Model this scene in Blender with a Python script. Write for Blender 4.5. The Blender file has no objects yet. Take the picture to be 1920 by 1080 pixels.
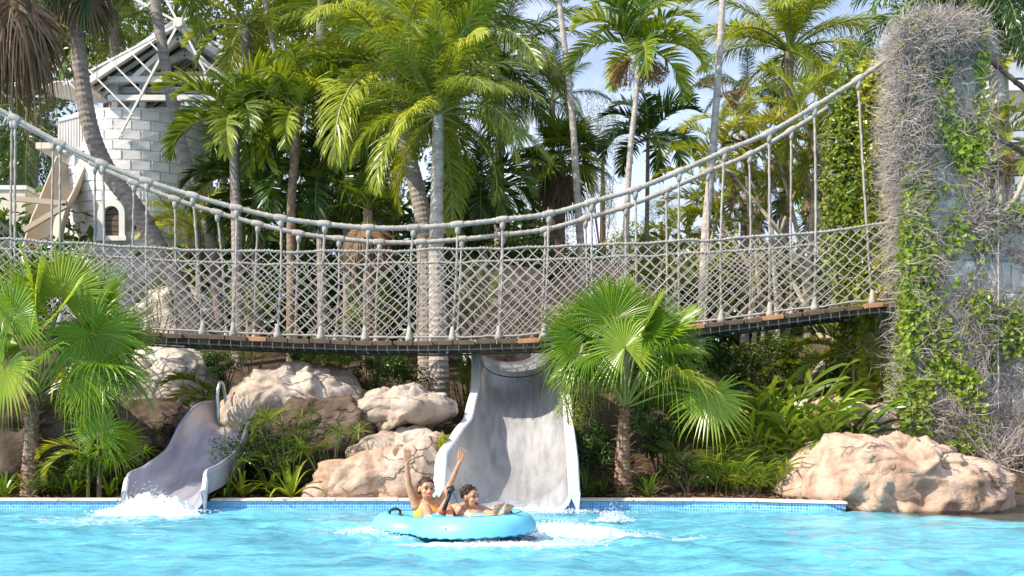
import bpy, bmesh, math, random
import numpy as np
from mathutils import Vector, Matrix, Quaternion, noise
R = math.radians
random.seed(7)
C = bpy.context.scene.collection

# ------------------------------------------------------------------ camera, sky, sun, exposure
F = 2133.0; CAMH = 1.2; HOR = 782.0
cam = bpy.data.cameras.new('camera'); camo = bpy.data.objects.new('camera', cam); C.objects.link(camo)
camo.location = (0, 0, CAMH); camo.rotation_euler = (R(90), 0, 0)
cam.sensor_width = 36; cam.lens = 36 * F / 1920; cam.shift_y = (HOR - 540) / 1920
cam.clip_end = 500
bpy.context.scene.camera = camo
SUN = Vector((-0.70, -0.36, 0.66)).normalized()
w = bpy.data.worlds.new('World'); bpy.context.scene.world = w; w.use_nodes = True
nt = w.node_tree; nt.nodes.clear()
sky = nt.nodes.new('ShaderNodeTexSky'); sky.sky_type = 'NISHITA'; sky.sun_disc = False
sky.sun_elevation = math.asin(SUN.z); sky.sun_rotation = math.atan2(SUN.x, SUN.y)
sky.air_density = 1.0; sky.dust_density = 1.2; sky.ozone_density = 1.5
tc = nt.nodes.new('ShaderNodeTexCoord'); mp = nt.nodes.new('ShaderNodeMapping'); mp.inputs['Scale'].default_value = (1, 1, 2.6)
cn = nt.nodes.new('ShaderNodeTexNoise'); cn.inputs['Scale'].default_value = 3.2; cn.inputs['Detail'].default_value = 8; cn.inputs['Roughness'].default_value = .58
cr = nt.nodes.new('ShaderNodeValToRGB'); cr.color_ramp.elements[0].position = .40; cr.color_ramp.elements[1].position = .68
cr.color_ramp.elements[0].color = (.22, .22, .22, 1); cr.color_ramp.elements[1].color = (.85, .85, .85, 1)
cm = nt.nodes.new('ShaderNodeMixRGB'); cm.inputs[2].default_value = (6.6, 7.0, 8.6, 1)
bg = nt.nodes.new('ShaderNodeBackground'); bg.inputs[1].default_value = .14
wo = nt.nodes.new('ShaderNodeOutputWorld')
L = nt.links.new
L(tc.outputs['Generated'], mp.inputs[0]); L(mp.outputs[0], cn.inputs[0]); L(cn.outputs['Fac'], cr.inputs[0]); L(cr.outputs[0], cm.inputs[0])
L(sky.outputs[0], cm.inputs[1]); L(cm.outputs[0], bg.inputs[0]); L(bg.outputs[0], wo.inputs[0])
sl = bpy.data.lights.new('sun', 'SUN'); sl.energy = 5.0; sl.angle = R(.5); sl.color = (1, .90, .74)
so = bpy.data.objects.new('sun', sl); C.objects.link(so); so.rotation_euler = SUN.to_track_quat('Z', 'Y').to_euler()
vs = bpy.context.scene.view_settings
vs.view_transform = 'Standard'; vs.look = 'None'; vs.exposure = 0.55; vs.gamma = 1; vs.use_curve_mapping = False
cy = bpy.context.scene.cycles
cy.max_bounces = 8; cy.diffuse_bounces = 4; cy.transparent_max_bounces = 12; cy.use_denoising = True
cy.sample_clamp_indirect = 6; cy.caustics_reflective = False; cy.caustics_refractive = False

# ------------------------------------------------------------------ helpers
def at(px, py, Y):
    return Vector(((px - 960) * Y / F, Y, CAMH - (py - HOR) * Y / F))
def rnd(a, b): return random.uniform(a, b)
def interp(t, tab):
    if t <= tab[0][0]: return tab[0][1]
    for (a, va), (b, vb) in zip(tab, tab[1:]):
        if t <= b:
            k = (t - a) / (b - a); k = k * k * (3 - 2 * k) * .5 + k * .5
            return va + (vb - va) * k
    return tab[-1][1]
def catmull(pts, n):
    P = [Vector(p) for p in pts]; P = [P[0] * 2 - P[1]] + P + [P[-1] * 2 - P[-2]]
    out = []
    for i in range(1, len(P) - 2):
        for k in range(n):
            t = k / n; a, b, c, d = P[i - 1], P[i], P[i + 1], P[i + 2]
            out.append(.5 * ((2 * b) + (c - a) * t + (2 * a - 5 * b + 4 * c - d) * t * t + (3 * b - a - 3 * c + d) * t ** 3))
    out.append(P[-2].copy()); return out
class MB:
    def __init__(s): s.v = []; s.f = []; s.m = []; s.r = []
    def quad(s, a, b, c, d, m=0, r=.5):
        i = len(s.v); s.v += [a, b, c, d]; s.f.append((i, i + 1, i + 2, i + 3)); s.m.append(m); s.r.append(r)
    def face(s, pts, m=0, r=.5):
        i = len(s.v); s.v += list(pts); s.f.append(tuple(range(i, i + len(pts)))); s.m.append(m); s.r.append(r)
    def grid(s, rows, m=0, r=.5, closed=False):
        i = len(s.v); w_ = len(rows[0])
        for q in rows: s.v += list(q)
        for a in range(len(rows) - 1):
            for b in range(w_ if closed else w_ - 1):
                c = (b + 1) % w_
                s.f.append((i + a * w_ + b, i + a * w_ + c, i + (a + 1) * w_ + c, i + (a + 1) * w_ + b)); s.m.append(m); s.r.append(r)
        return i
    def tube(s, pts, rad, sides=6, m=0, r=.5, cap=True):
        if not hasattr(rad, '__len__'): rad = [rad] * len(pts)
        rows = []; prev = None
        for i, p in enumerate(pts):
            p = Vector(p); d = Vector(pts[min(i + 1, len(pts) - 1)]) - Vector(pts[max(i - 1, 0)])
            if d.length < 1e-9: d = Vector((0, 0, 1))
            d.normalize()
            u = prev - d * prev.dot(d) if prev else d.orthogonal()
            if u.length < 1e-5: u = d.orthogonal()
            u.normalize(); prev = u; v = d.cross(u)
            rows.append([p + (u * math.cos(2 * math.pi * k / sides) + v * math.sin(2 * math.pi * k / sides)) * rad[i] for k in range(sides)])
        i0 = s.grid(rows, m, r, True)
        if cap:
            s.f.append(tuple(i0 + k for k in range(sides))[::-1]); s.m.append(m); s.r.append(r)
            e = i0 + (len(rows) - 1) * sides; s.f.append(tuple(e + k for k in range(sides))); s.m.append(m); s.r.append(r)
    def box(s, c, size, rot=None, m=0):
        hx, hy, hz = size[0] / 2, size[1] / 2, size[2] / 2; c = Vector(c); i = len(s.v)
        for x, y, z in ((-1, -1, -1), (1, -1, -1), (1, 1, -1), (-1, 1, -1), (-1, -1, 1), (1, -1, 1), (1, 1, 1), (-1, 1, 1)):
            q = Vector((x * hx, y * hy, z * hz))
            if rot: q = rot @ q
            s.v.append(c + q)
        for f in ((3, 2, 1, 0), (4, 5, 6, 7), (0, 1, 5, 4), (1, 2, 6, 5), (2, 3, 7, 6), (3, 0, 4, 7)):
            s.f.append(tuple(i + k for k in f)); s.m.append(m); s.r.append(.5)
    def bar(s, a, b, wx, wy=None):
        a, b = Vector(a), Vector(b); d = b - a
        q = d.to_track_quat('Z', 'Y').to_matrix(); s.box((a + b) / 2, (wx, wy or wx, d.length), q)
    def mesh(s, name, mats=(), smooth=False):
        me = bpy.data.meshes.new(name); me.from_pydata([tuple(v) for v in s.v], [], s.f)
        me.polygons.foreach_set('material_index', s.m)
        if smooth: me.polygons.foreach_set('use_smooth', [True] * len(s.f))
        at_ = me.attributes.new('rnd', 'FLOAT', 'FACE'); at_.data.foreach_set('value', s.r)
        for q in mats: me.materials.append(q)
        me.update(); return me
    def build(s, name, mats, parent=None, smooth=False, loc=None, bevel=0):
        if not isinstance(mats, (list, tuple)): mats = (mats,)
        me = s.mesh(name, mats, smooth); o = link(name, me, parent)
        if loc is not None: o.location = loc
        if bevel:
            b = o.modifiers.new('bevel', 'BEVEL'); b.width = bevel; b.segments = 2; b.limit_method = 'ANGLE'
        return o
def link(name, me, parent=None, mtx=None, mats=None):
    o = bpy.data.objects.new(name, me); C.objects.link(o)
    if parent is not None: o.parent = parent
    if mtx is not None: o.matrix_local = mtx
    if mats:
        for i, m_ in enumerate(mats):
            if i < len(o.material_slots): o.material_slots[i].link = 'OBJECT'; o.material_slots[i].material = m_
    return o
def tag(o, label=None, cat=None, group=None, kind=None):
    if label: o['label'] = label
    if cat: o['category'] = cat
    if group: o['group'] = group
    if kind: o['kind'] = kind
    return o
def thing(name, label, cat, loc=(0, 0, 0), group=None):
    o = bpy.data.objects.new(name, None); C.objects.link(o); o.location = loc; o.empty_display_size = .1
    return tag(o, label, cat, group)

# ------------------------------------------------------------------ materials
def mat(name):
    m = bpy.data.materials.new(name); m.use_nodes = True
    return m, m.node_tree, m.node_tree.nodes['Principled BSDF']
def N(nt, t, **k):
    n = nt.nodes.new(t)
    for a, b in k.items():
        if a in n.inputs: n.inputs[a].default_value = b
        else: setattr(n, a, b)
    return n
def ramp(nt, stops):
    r = nt.nodes.new('ShaderNodeValToRGB'); e = r.color_ramp.elements
    while len(e) < len(stops): e.new(.5)
    for i, (p, c) in enumerate(stops): e[i].position = p; e[i].color = (*c, 1)
    return r
def noisemat(name, cols, scale=4, rough=.8, bump=.3, bscale=None, detail=8, spec=.3, stretch=(1, 1, 1), dist=.02):
    m, nt, b = mat(name); tc = N(nt, 'ShaderNodeTexCoord'); mp = N(nt, 'ShaderNodeMapping'); mp.inputs['Scale'].default_value = stretch
    n = N(nt, 'ShaderNodeTexNoise', Scale=scale, Detail=detail, Roughness=.62)
    r = ramp(nt, [(.25 + .5 * i / max(1, len(cols) - 1), c) for i, c in enumerate(cols)])
    L = nt.links.new
    L(tc.outputs['Object'], mp.inputs[0]); L(mp.outputs[0], n.inputs[0]); L(n.outputs['Fac'], r.inputs[0]); L(r.outputs[0], b.inputs['Base Color'])
    b.inputs['Roughness'].default_value = rough; b.inputs['Specular IOR Level'].default_value = spec
    if bump:
        n2 = N(nt, 'ShaderNodeTexNoise', Scale=bscale or scale * 4, Detail=8, Roughness=.65); bp = N(nt, 'ShaderNodeBump', Strength=bump, Distance=dist)
        L(mp.outputs[0], n2.inputs[0]); L(n2.outputs['Fac'], bp.inputs['Height']); L(bp.outputs[0], b.inputs['Normal'])
    return m
def leafmat(name, c0, c1, c2, trans=.35, rough=.38, tcol=None):
    m, nt, b = mat(name); L = nt.links.new
    a = N(nt, 'ShaderNodeAttribute', attribute_name='rnd'); oi = N(nt, 'ShaderNodeObjectInfo')
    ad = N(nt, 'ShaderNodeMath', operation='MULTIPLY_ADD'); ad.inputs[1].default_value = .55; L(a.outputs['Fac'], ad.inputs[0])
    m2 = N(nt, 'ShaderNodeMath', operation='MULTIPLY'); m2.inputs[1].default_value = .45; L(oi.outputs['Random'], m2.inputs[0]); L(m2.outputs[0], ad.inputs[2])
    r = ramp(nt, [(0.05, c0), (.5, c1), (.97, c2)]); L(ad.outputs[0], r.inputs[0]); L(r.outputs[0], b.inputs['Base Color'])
    b.inputs['Roughness'].default_value = rough; b.inputs['Specular IOR Level'].default_value = .45
    t = N(nt, 'ShaderNodeBsdfTranslucent'); mx = N(nt, 'ShaderNodeMixShader'); mx.inputs[0].default_value = trans
    mc = N(nt, 'ShaderNodeMixRGB', blend_type='MULTIPLY'); mc.inputs[0].default_value = 1
    mc.inputs[2].default_value = (*(tcol or (2.1, 1.9, .7)), 1)
    L(r.outputs[0], mc.inputs[1]); L(mc.outputs[0], t.inputs[0])
    out = nt.nodes['Material Output']; L(b.outputs[0], mx.inputs[1]); L(t.outputs[0], mx.inputs[2]); L(mx.outputs[0], out.inputs[0])
    return m
def rockmat(name, cols, scale, rough, bump, bscale, dist=.05):
    m = noisemat(name, cols, scale, rough, bump, bscale, dist=dist); nt = m.node_tree; L = nt.links.new; b = nt.nodes['Principled BSDF']
    tc = next(n for n in nt.nodes if n.type == 'TEX_COORD'); n0 = N(nt, 'ShaderNodeTexNoise', Scale=1.7, Detail=5); L(tc.outputs['Object'], n0.inputs[0])
    mx = N(nt, 'ShaderNodeMixRGB'); mx.inputs[0].default_value = .35; L(tc.outputs['Object'], mx.inputs[1]); L(n0.outputs['Color'], mx.inputs[2])
    mp = N(nt, 'ShaderNodeMapping'); mp.inputs['Scale'].default_value = (1, 1, 1.9); L(mx.outputs[0], mp.inputs[0])
    vo = N(nt, 'ShaderNodeTexVoronoi', feature='DISTANCE_TO_EDGE', Scale=2.4); L(mp.outputs[0], vo.inputs[0])
    cr = ramp(nt, [(0, (0,) * 3), (.035, (1,) * 3)]); L(vo.outputs['Distance'], cr.inputs[0])
    n5 = N(nt, 'ShaderNodeTexNoise', Scale=1.3, Detail=3); L(tc.outputs['Object'], n5.inputs[0]); g = ramp(nt, [(.50, (1,) * 3), (.60, (0,) * 3)]); L(n5.outputs['Fac'], g.inputs[0])
    cm = N(nt, 'ShaderNodeMixRGB', blend_type='LIGHTEN'); cm.inputs[0].default_value = 1; L(cr.outputs[0], cm.inputs[1]); L(g.outputs[0], cm.inputs[2])
    n6 = N(nt, 'ShaderNodeTexNoise', Scale=2.6, Detail=10, Roughness=.7); mp6 = N(nt, 'ShaderNodeMapping'); mp6.inputs['Scale'].default_value = (1.5, 1.5, .45); L(tc.outputs['Object'], mp6.inputs[0]); L(mp6.outputs[0], n6.inputs[0])
    st = ramp(nt, [(.34, (.52, .47, .42)), (.52, (1, 1, 1))]); L(n6.outputs['Fac'], st.inputs[0])
    src = b.inputs['Base Color'].links[0].from_socket; m1 = N(nt, 'ShaderNodeMixRGB', blend_type='MULTIPLY'); m1.inputs[0].default_value = .75; L(src, m1.inputs[1]); L(st.outputs[0], m1.inputs[2])
    m2 = N(nt, 'ShaderNodeMixRGB', blend_type='MULTIPLY'); m2.inputs[0].default_value = .55; L(m1.outputs[0], m2.inputs[1]); L(cm.outputs[0], m2.inputs[2]); L(m2.outputs[0], b.inputs['Base Color'])
    bp = N(nt, 'ShaderNodeBump', Strength=.8, Distance=.03); L(cm.outputs[0], bp.inputs['Height']); L(b.inputs['Normal'].links[0].from_socket, bp.inputs['Normal']); L(bp.outputs[0], b.inputs['Normal'])
    return m
M = {}
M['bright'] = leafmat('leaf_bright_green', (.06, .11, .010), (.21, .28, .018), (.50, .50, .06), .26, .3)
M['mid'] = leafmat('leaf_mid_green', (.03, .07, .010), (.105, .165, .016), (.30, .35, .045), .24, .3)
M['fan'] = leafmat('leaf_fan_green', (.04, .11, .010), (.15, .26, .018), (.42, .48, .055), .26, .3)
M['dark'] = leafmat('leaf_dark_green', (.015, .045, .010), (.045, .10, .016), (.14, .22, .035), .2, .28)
M['blue'] = leafmat('leaf_grey_green', (.05, .085, .045), (.085, .14, .06), (.14, .20, .09), .3, tcol=(1.6, 1.6, 1))
M['yellow'] = leafmat('leaf_yellow_green', (.12, .18, .018), (.24, .29, .03), (.46, .43, .05), .42, tcol=(1.8, 1.6, .7))
M['dry'] = leafmat('leaf_dry_brown', (.12, .07, .035), (.22, .14, .08), (.38, .27, .17), .2, .7, tcol=(1.3, 1.1, .8))
M['ivy'] = leafmat('leaf_ivy', (.035, .08, .01), (.11, .20, .02), (.33, .42, .05), .35)
M['pale'] = leafmat('leaf_pale_feather', (.13, .17, .07), (.20, .25, .10), (.3, .33, .15), .3, tcol=(1.4, 1.4, .9))
M['rachis'] = noisemat('leaf_stalk', [(.16, .2, .04), (.3, .32, .1)], 3, .5, 0)
M['bark'] = noisemat('palm_bark', [(.16, .12, .10), (.30, .25, .22), (.45, .39, .35)], 5, .9, .6, 14, stretch=(1, 1, 3.5), dist=.03)
M['bark_pale'] = noisemat('pale_palm_bark', [(.24, .20, .18), (.42, .37, .34), (.60, .55, .51)], 4, .9, .5, 14, stretch=(1, 1, 2.5), dist=.02)
M['bark_fibre'] = noisemat('fibrous_bark', [(.10, .06, .04), (.25, .17, .12), (.42, .32, .25)], 8, .95, .8, 20, dist=.03)
M['stem'] = noisemat('cane_stem', [(.26, .23, .13), (.46, .41, .31), (.60, .56, .47)], 5, .7, .3, 12, stretch=(1, 1, 4))
M['twig'] = leafmat('dry_twig', (.22, .185, .165), (.40, .345, .315), (.60, .54, .49), .0, .9)
M['twig_dark'] = noisemat('brown_branch', [(.08, .05, .035), (.16, .11, .08)], 8, .9, 0)
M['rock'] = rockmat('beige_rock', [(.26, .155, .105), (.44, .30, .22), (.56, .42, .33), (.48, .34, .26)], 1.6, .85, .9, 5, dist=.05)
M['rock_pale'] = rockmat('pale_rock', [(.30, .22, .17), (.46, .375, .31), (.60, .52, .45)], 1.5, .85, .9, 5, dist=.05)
M['rock_sun_cream'] = rockmat('sun_toned_cream_rock', [(.50, .42, .34), (.66, .59, .50), (.78, .72, .64)], 1.5, .85, .9, 5, dist=.05)  # cream stone, paled further to stand in for sun the bridge blocks
M['rock_shade'] = rockmat('shade_toned_brown_rock', [(.035, .022, .015), (.10, .068, .048), (.19, .135, .10)], 1.4, .8, .9, 4, dist=.06)  # brown stone, darkened so the colour carries shade from palms and undercut
M['shelf'] = noisemat('submerged_brown_rock', [(.16, .10, .06), (.30, .21, .14), (.40, .30, .21)], 2.5, .8, .6, 8, dist=.03)
M['soil'] = noisemat('dark_soil', [(.03, .02, .013), (.08, .055, .035), (.13, .09, .06)], 5, .95, .8, 20, dist=.05)
M['rope'] = noisemat('grey_rope', [(.24, .215, .19), (.36, .33, .30), (.45, .42, .385)], 9, .9, .5, 60, dist=.01)
M['rope_net'] = noisemat('weathered_net_cord', [(.30, .27, .245), (.46, .43, .39)], 12, .9, 0)
M['wood'] = noisemat('weathered_timber', [(.04, .03, .02), (.15, .105, .075), (.30, .235, .185)], 3, .85, .5, 20, stretch=(1, 1, 1))
M['wood_new'] = noisemat('orange_timber', [(.32, .16, .08), (.48, .26, .14)], 4, .75, .3, 20)
M['steel'] = noisemat('galvanised_cable', [(.10, .095, .09), (.22, .2, .19)], 8, .5, 0)
M['white'] = noisemat('white_painted_timber', [(.62, .6, .58), (.78, .76, .74)], 3, .6, .1, 20)
M['stone'] = noisemat('white_painted_brick', [(.56, .54, .53), (.76, .74, .72), (.84, .82, .80)], 2.2, .85, .6, 18, dist=.02)
M['mortar'] = noisemat('grey_mortar', [(.44, .41, .38), (.60, .57, .54)], 6, .95, .3, 20)
M['stucco'] = noisemat('grey_stucco', [(.34, .32, .29), (.62, .59, .55), (.78, .75, .70)], 3, .9, .6, 12, dist=.03)
M['cream'] = noisemat('cream_render', [(.62, .55, .44), (.72, .66, .55)], 2, .8, .1, 30)
M['beige_plastic'] = noisemat('beige_slide_plastic', [(.42, .34, .25), (.55, .46, .36)], 1, .5, .1, 8)
M['shingle'] = noisemat('brown_shingle', [(.09, .07, .055), (.2, .16, .13)], 4, .9, .5, 15)
M['canvas'] = noisemat('white_canvas', [(.75, .70, .66), (.84, .80, .76)], 2, .9, .1, 10)
M['hotel'] = noisemat('white_hotel_wall', [(.66, .68, .72), (.74, .76, .8)], .5, .8, .05, 10)
M['darkglass'] = noisemat('dark_window_glass', [(.03, .04, .05), (.08, .09, .11)], 1, .1, 0, spec=.5)
M['timber_dark'] = noisemat('brown_shutter', [(.07, .045, .035), (.14, .1, .08)], 3, .7, .2, 12)
M['coping'] = noisemat('pale_coping_stone', [(.52, .42, .34), (.68, .58, .49), (.76, .68, .60)], 3, .85, .4, 30, dist=.01)
M['chrome'] = noisemat('steel_handrail', [(.35, .4, .42), (.5, .55, .57)], 1, .25, 0); M['chrome'].node_tree.nodes['Principled BSDF'].inputs['Metallic'].default_value = .9
M['pane'] = noisemat('pale_balustrade_glass', [(.45, .5, .54), (.5, .55, .6)], 1, .08, 0)
M['fruit'] = leafmat('palm_fruit', (.14, .07, .03), (.32, .15, .05), (.5, .28, .1), .0, .6)
M['foam'] = noisemat('white_foam', [(.8, .86, .9), (.9, .93, .95)], 20, .5, .5, 60)
# fibreglass slide: pale grey gelcoat with faint water streaks
def slidemat(name, cols, rough):
    m, nt, b = mat(name); L = nt.links.new
    tc = N(nt, 'ShaderNodeTexCoord'); mp = N(nt, 'ShaderNodeMapping'); mp.inputs['Scale'].default_value = (5, .7, 1.2)
    n = N(nt, 'ShaderNodeTexNoise', Scale=2, Detail=6); r = ramp(nt, [(.3, cols[0]), (.62, cols[1])])
    L(tc.outputs['Object'], mp.inputs[0]); L(mp.outputs[0], n.inputs[0]); L(n.outputs['Fac'], r.inputs[0]); L(r.outputs[0], b.inputs['Base Color'])
    b.inputs['Roughness'].default_value = rough; b.inputs['Coat Weight'].default_value = .9; b.inputs['Coat Roughness'].default_value = .05
    n2 = N(nt, 'ShaderNodeTexNoise', Scale=9, Detail=5); bp = N(nt, 'ShaderNodeBump', Strength=.35, Distance=.02)
    L(mp.outputs[0], n2.inputs[0]); L(n2.outputs['Fac'], bp.inputs['Height']); L(bp.outputs[0], b.inputs['Normal']); L(bp.outputs[0], b.inputs['Coat Normal'])
    return m
M['slide'] = slidemat('grey_slide_gelcoat', [(.27, .27, .285), (.44, .44, .455)], .35)
M['slide_small'] = slidemat('lilac_grey_slide_gelcoat', [(.31, .30, .365), (.42, .41, .47)], .35)
M['slide_white'] = noisemat('white_slide_lip', [(.72, .72, .73), (.8, .8, .81)], 3, .4, .05, 10)
# water
def watermat():
    m, nt, b = mat('pool_water'); L = nt.links.new; out = nt.nodes['Material Output']
    tc = N(nt, 'ShaderNodeTexCoord')
    mp = N(nt, 'ShaderNodeMapping'); mp.inputs['Scale'].default_value = (1, 1.5, 1); L(tc.outputs['Object'], mp.inputs[0])
    n1 = N(nt, 'ShaderNodeTexNoise', Scale=7.5, Detail=7, Roughness=.62, Distortion=.8); L(mp.outputs[0], n1.inputs[0])
    bp = N(nt, 'ShaderNodeBump', Strength=.6, Distance=.05); L(n1.outputs['Fac'], bp.inputs['Height'])
    fr = N(nt, 'ShaderNodeFresnel', IOR=1.33); L(bp.outputs[0], fr.inputs['Normal'])
    gl = N(nt, 'ShaderNodeBsdfGlossy', Roughness=.035); gl.inputs['Color'].default_value = (.95, .97, 1, 1); L(bp.outputs[0], gl.inputs['Normal'])
    tr = N(nt, 'ShaderNodeBsdfTransparent'); tr.inputs[0].default_value = (.80, .95, .985, 1)
    # bubbly, milky water: aerated patches drawn out by the current
    mp2 = N(nt, 'ShaderNodeMapping'); mp2.inputs['Scale'].default_value = (.45, 1.3, 1); L(tc.outputs['Object'], mp2.inputs[0])
    n2 = N(nt, 'ShaderNodeTexNoise', Scale=1.6, Detail=9, Roughness=.66, Distortion=.8); L(mp2.outputs[0], n2.inputs[0])
    at_ = N(nt, 'ShaderNodeAttribute', attribute_name='foam')
    df = N(nt, 'ShaderNodeBsdfDiffuse'); df.inputs[0].default_value = (.18, .63, .80, 1)
    mk = ramp(nt, [(.34, (.34,) * 3), (.66, (.88,) * 3)]); L(n2.outputs['Fac'], mk.inputs[0])
    mm = N(nt, 'ShaderNodeMixShader'); sh = N(nt, 'ShaderNodeMath', operation='ADD'); sh.inputs[1].default_value = 1; sh.use_clamp = True; L(at_.outputs['Fac'], sh.inputs[0]); mq = N(nt, 'ShaderNodeMath', operation='MULTIPLY'); L(mk.outputs[0], mq.inputs[0]); L(sh.outputs[0], mq.inputs[1]); L(mq.outputs[0], mm.inputs[0]); L(tr.outputs[0], mm.inputs[1]); L(df.outputs[0], mm.inputs[2])
    mg = N(nt, 'ShaderNodeMixShader'); L(mm.outputs[0], mg.inputs[1]); L(gl.outputs[0], mg.inputs[2])
    fm = N(nt, 'ShaderNodeMath', operation='MULTIPLY'); fm.inputs[1].default_value = 1.0; L(fr.outputs[0], fm.inputs[0]); L(fm.outputs[0], mg.inputs[0])
    fo = N(nt, 'ShaderNodeBsdfDiffuse'); fo.inputs[0].default_value = (.82, .88, .92, 1); L(bp.outputs[0], fo.inputs['Normal'])
    n3 = N(nt, 'ShaderNodeTexNoise', Scale=9, Detail=10, Roughness=.72, Distortion=1.2); L(mp.outputs[0], n3.inputs[0])
    ad = N(nt, 'ShaderNodeMath', operation='ADD'); L(at_.outputs['Fac'], ad.inputs[0]); L(n3.outputs['Fac'], ad.inputs[1])
    fr2 = ramp(nt, [(.98, (0,) * 3), (1.0, (1,) * 3)]); sb = N(nt, 'ShaderNodeMath', operation='MULTIPLY_ADD'); sb.inputs[1].default_value = 2.6; sb.inputs[2].default_value = -1.98
    sb.use_clamp = True; L(ad.outputs[0], sb.inputs[0])
    mf = N(nt, 'ShaderNodeMixShader'); L(sb.outputs[0], mf.inputs[0]); L(mg.outputs[0], mf.inputs[1]); L(fo.outputs[0], mf.inputs[2]); L(mf.outputs[0], out.inputs[0])
    return m
M['water'] = watermat()
M['floor'] = noisemat('aqua_pool_floor', [(.02, .36, .66), (.05, .52, .78), (.14, .66, .84)], .9, .6, 0)
M['tube'] = noisemat('aqua_inflatable_vinyl', [(.15, .56, .73), (.20, .62, .78)], 2, .28, .06, 6, spec=.5)
M['tube_dark'] = noisemat('blue_vinyl_seam', [(.03, .25, .42), (.04, .30, .48)], 2, .4, 0)
M['black'] = noisemat('black_rubber', [(.012, .012, .014), (.03, .03, .035)], 5, .5, 0)
M['skin'] = noisemat('tanned_skin', [(.38, .18, .10), (.52, .27, .16), (.60, .33, .21)], 9, .34, .25, 60, dist=.004, spec=.6); M['skin'].node_tree.nodes['Principled BSDF'].inputs['Subsurface Weight'].default_value = .15
M['skin'].node_tree.nodes['Principled BSDF'].inputs['Subsurface Radius'].default_value = (.02, .008, .004)
M['hair'] = noisemat('dark_brown_hair', [(.02, .011, .007), (.06, .032, .02)], 60, .55, .6, 120, dist=.004)
M['orange'] = noisemat('orange_swimsuit', [(.75, .30, .04), (.85, .48, .10)], 9, .6, .1, 30)
M['redsuit'] = noisemat('coral_vest', [(.7, .16, .08), (.75, .2, .12)], 9, .6, .1, 30)
M['teeth'] = noisemat('teeth', [(.75, .72, .68), (.8, .78, .74)], 9, .3, 0)
M['mouth'] = noisemat('dark_mouth', [(.12, .02, .02), (.16, .03, .03)], 9, .5, 0)
def tilemat():
    m, nt, b = mat('blue_mosaic_tile'); L = nt.links.new
    tc = N(nt, 'ShaderNodeTexCoord'); sp = N(nt, 'ShaderNodeSeparateXYZ'); cb = N(nt, 'ShaderNodeCombineXYZ'); L(tc.outputs['UV'], cb.inputs[0]) if False else None
    L(tc.outputs['Object'], sp.inputs[0]); L(sp.outputs[0], cb.inputs[0]); L(sp.outputs[2], cb.inputs[1])
    br = N(nt, 'ShaderNodeTexBrick', Scale=1.0); br.offset = 0; br.inputs['Brick Width'].default_value = .036; br.inputs['Row Height'].default_value = .036
    br.inputs['Mortar Size'].default_value = .004; br.inputs['Color1'].default_value = (.03, .22, .58, 1); br.inputs['Color2'].default_value = (.12, .46, .78, 1); br.inputs['Mortar'].default_value = (.42, .62, .74, 1)
    L(cb.outputs[0], br.inputs[0]); L(br.outputs[0], b.inputs['Base Color']); b.inputs['Roughness'].default_value = .2
    return m
M['tile'] = tilemat()

# ------------------------------------------------------------------ terrain, pool
def edgeY(x):
    return interp(x, [(-40, 15.0), (2.2, 15.0), (3.2, 14.85), (4.25, 14.5), (5.0, 13.75), (5.9, 12.9), (9, 10.8), (40, 8)])
def ground(x, y):
    e = edgeY(x); t = y - e
    h = interp(t, [(0, .085), (1, .10), (2.2, .35), (4.5, .95), (7, 2.0), (9, 2.7), (12, 3.0), (60, 3.2)])
    if x > 4.25:
        k = min(1, (x - 4.25) / .4)
        h2 = interp(t, [(0, -.10), (2.8, -.10), (4.0, .25), (5.6, .7), (7.4, 2.0), (9, 2.7), (12, 3.0), (60, 3.2)]); h = h * (1 - k) + h2 * k
    h -= 1.1 * math.exp(-((x - 1.5) / 2.5) ** 2) * min(1, max(0, t - 6) / 4)
    return h + (.10 * noise.noise(Vector((x * .7, y * .7, 0))) * min(1, max(0, t - 1)))
b = MB(); rows = []
ts = [0, .2, .5, 1, 1.5, 2, 2.5, 3, 3.6, 4.2, 5, 6, 7, 8, 9, 11, 14, 18, 25, 40, 80, 160]
xs = [-120, -60, -30, -20] + [-14 + .5 * i for i in range(57)] + [20, 30, 60, 120]
for t in ts: rows.append([Vector((x, edgeY(x) + t, ground(x, edgeY(x) + t))) for x in xs])
tag(b.grid(rows) and None or b.build('ground', M['soil'], smooth=True), kind='structure')
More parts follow.
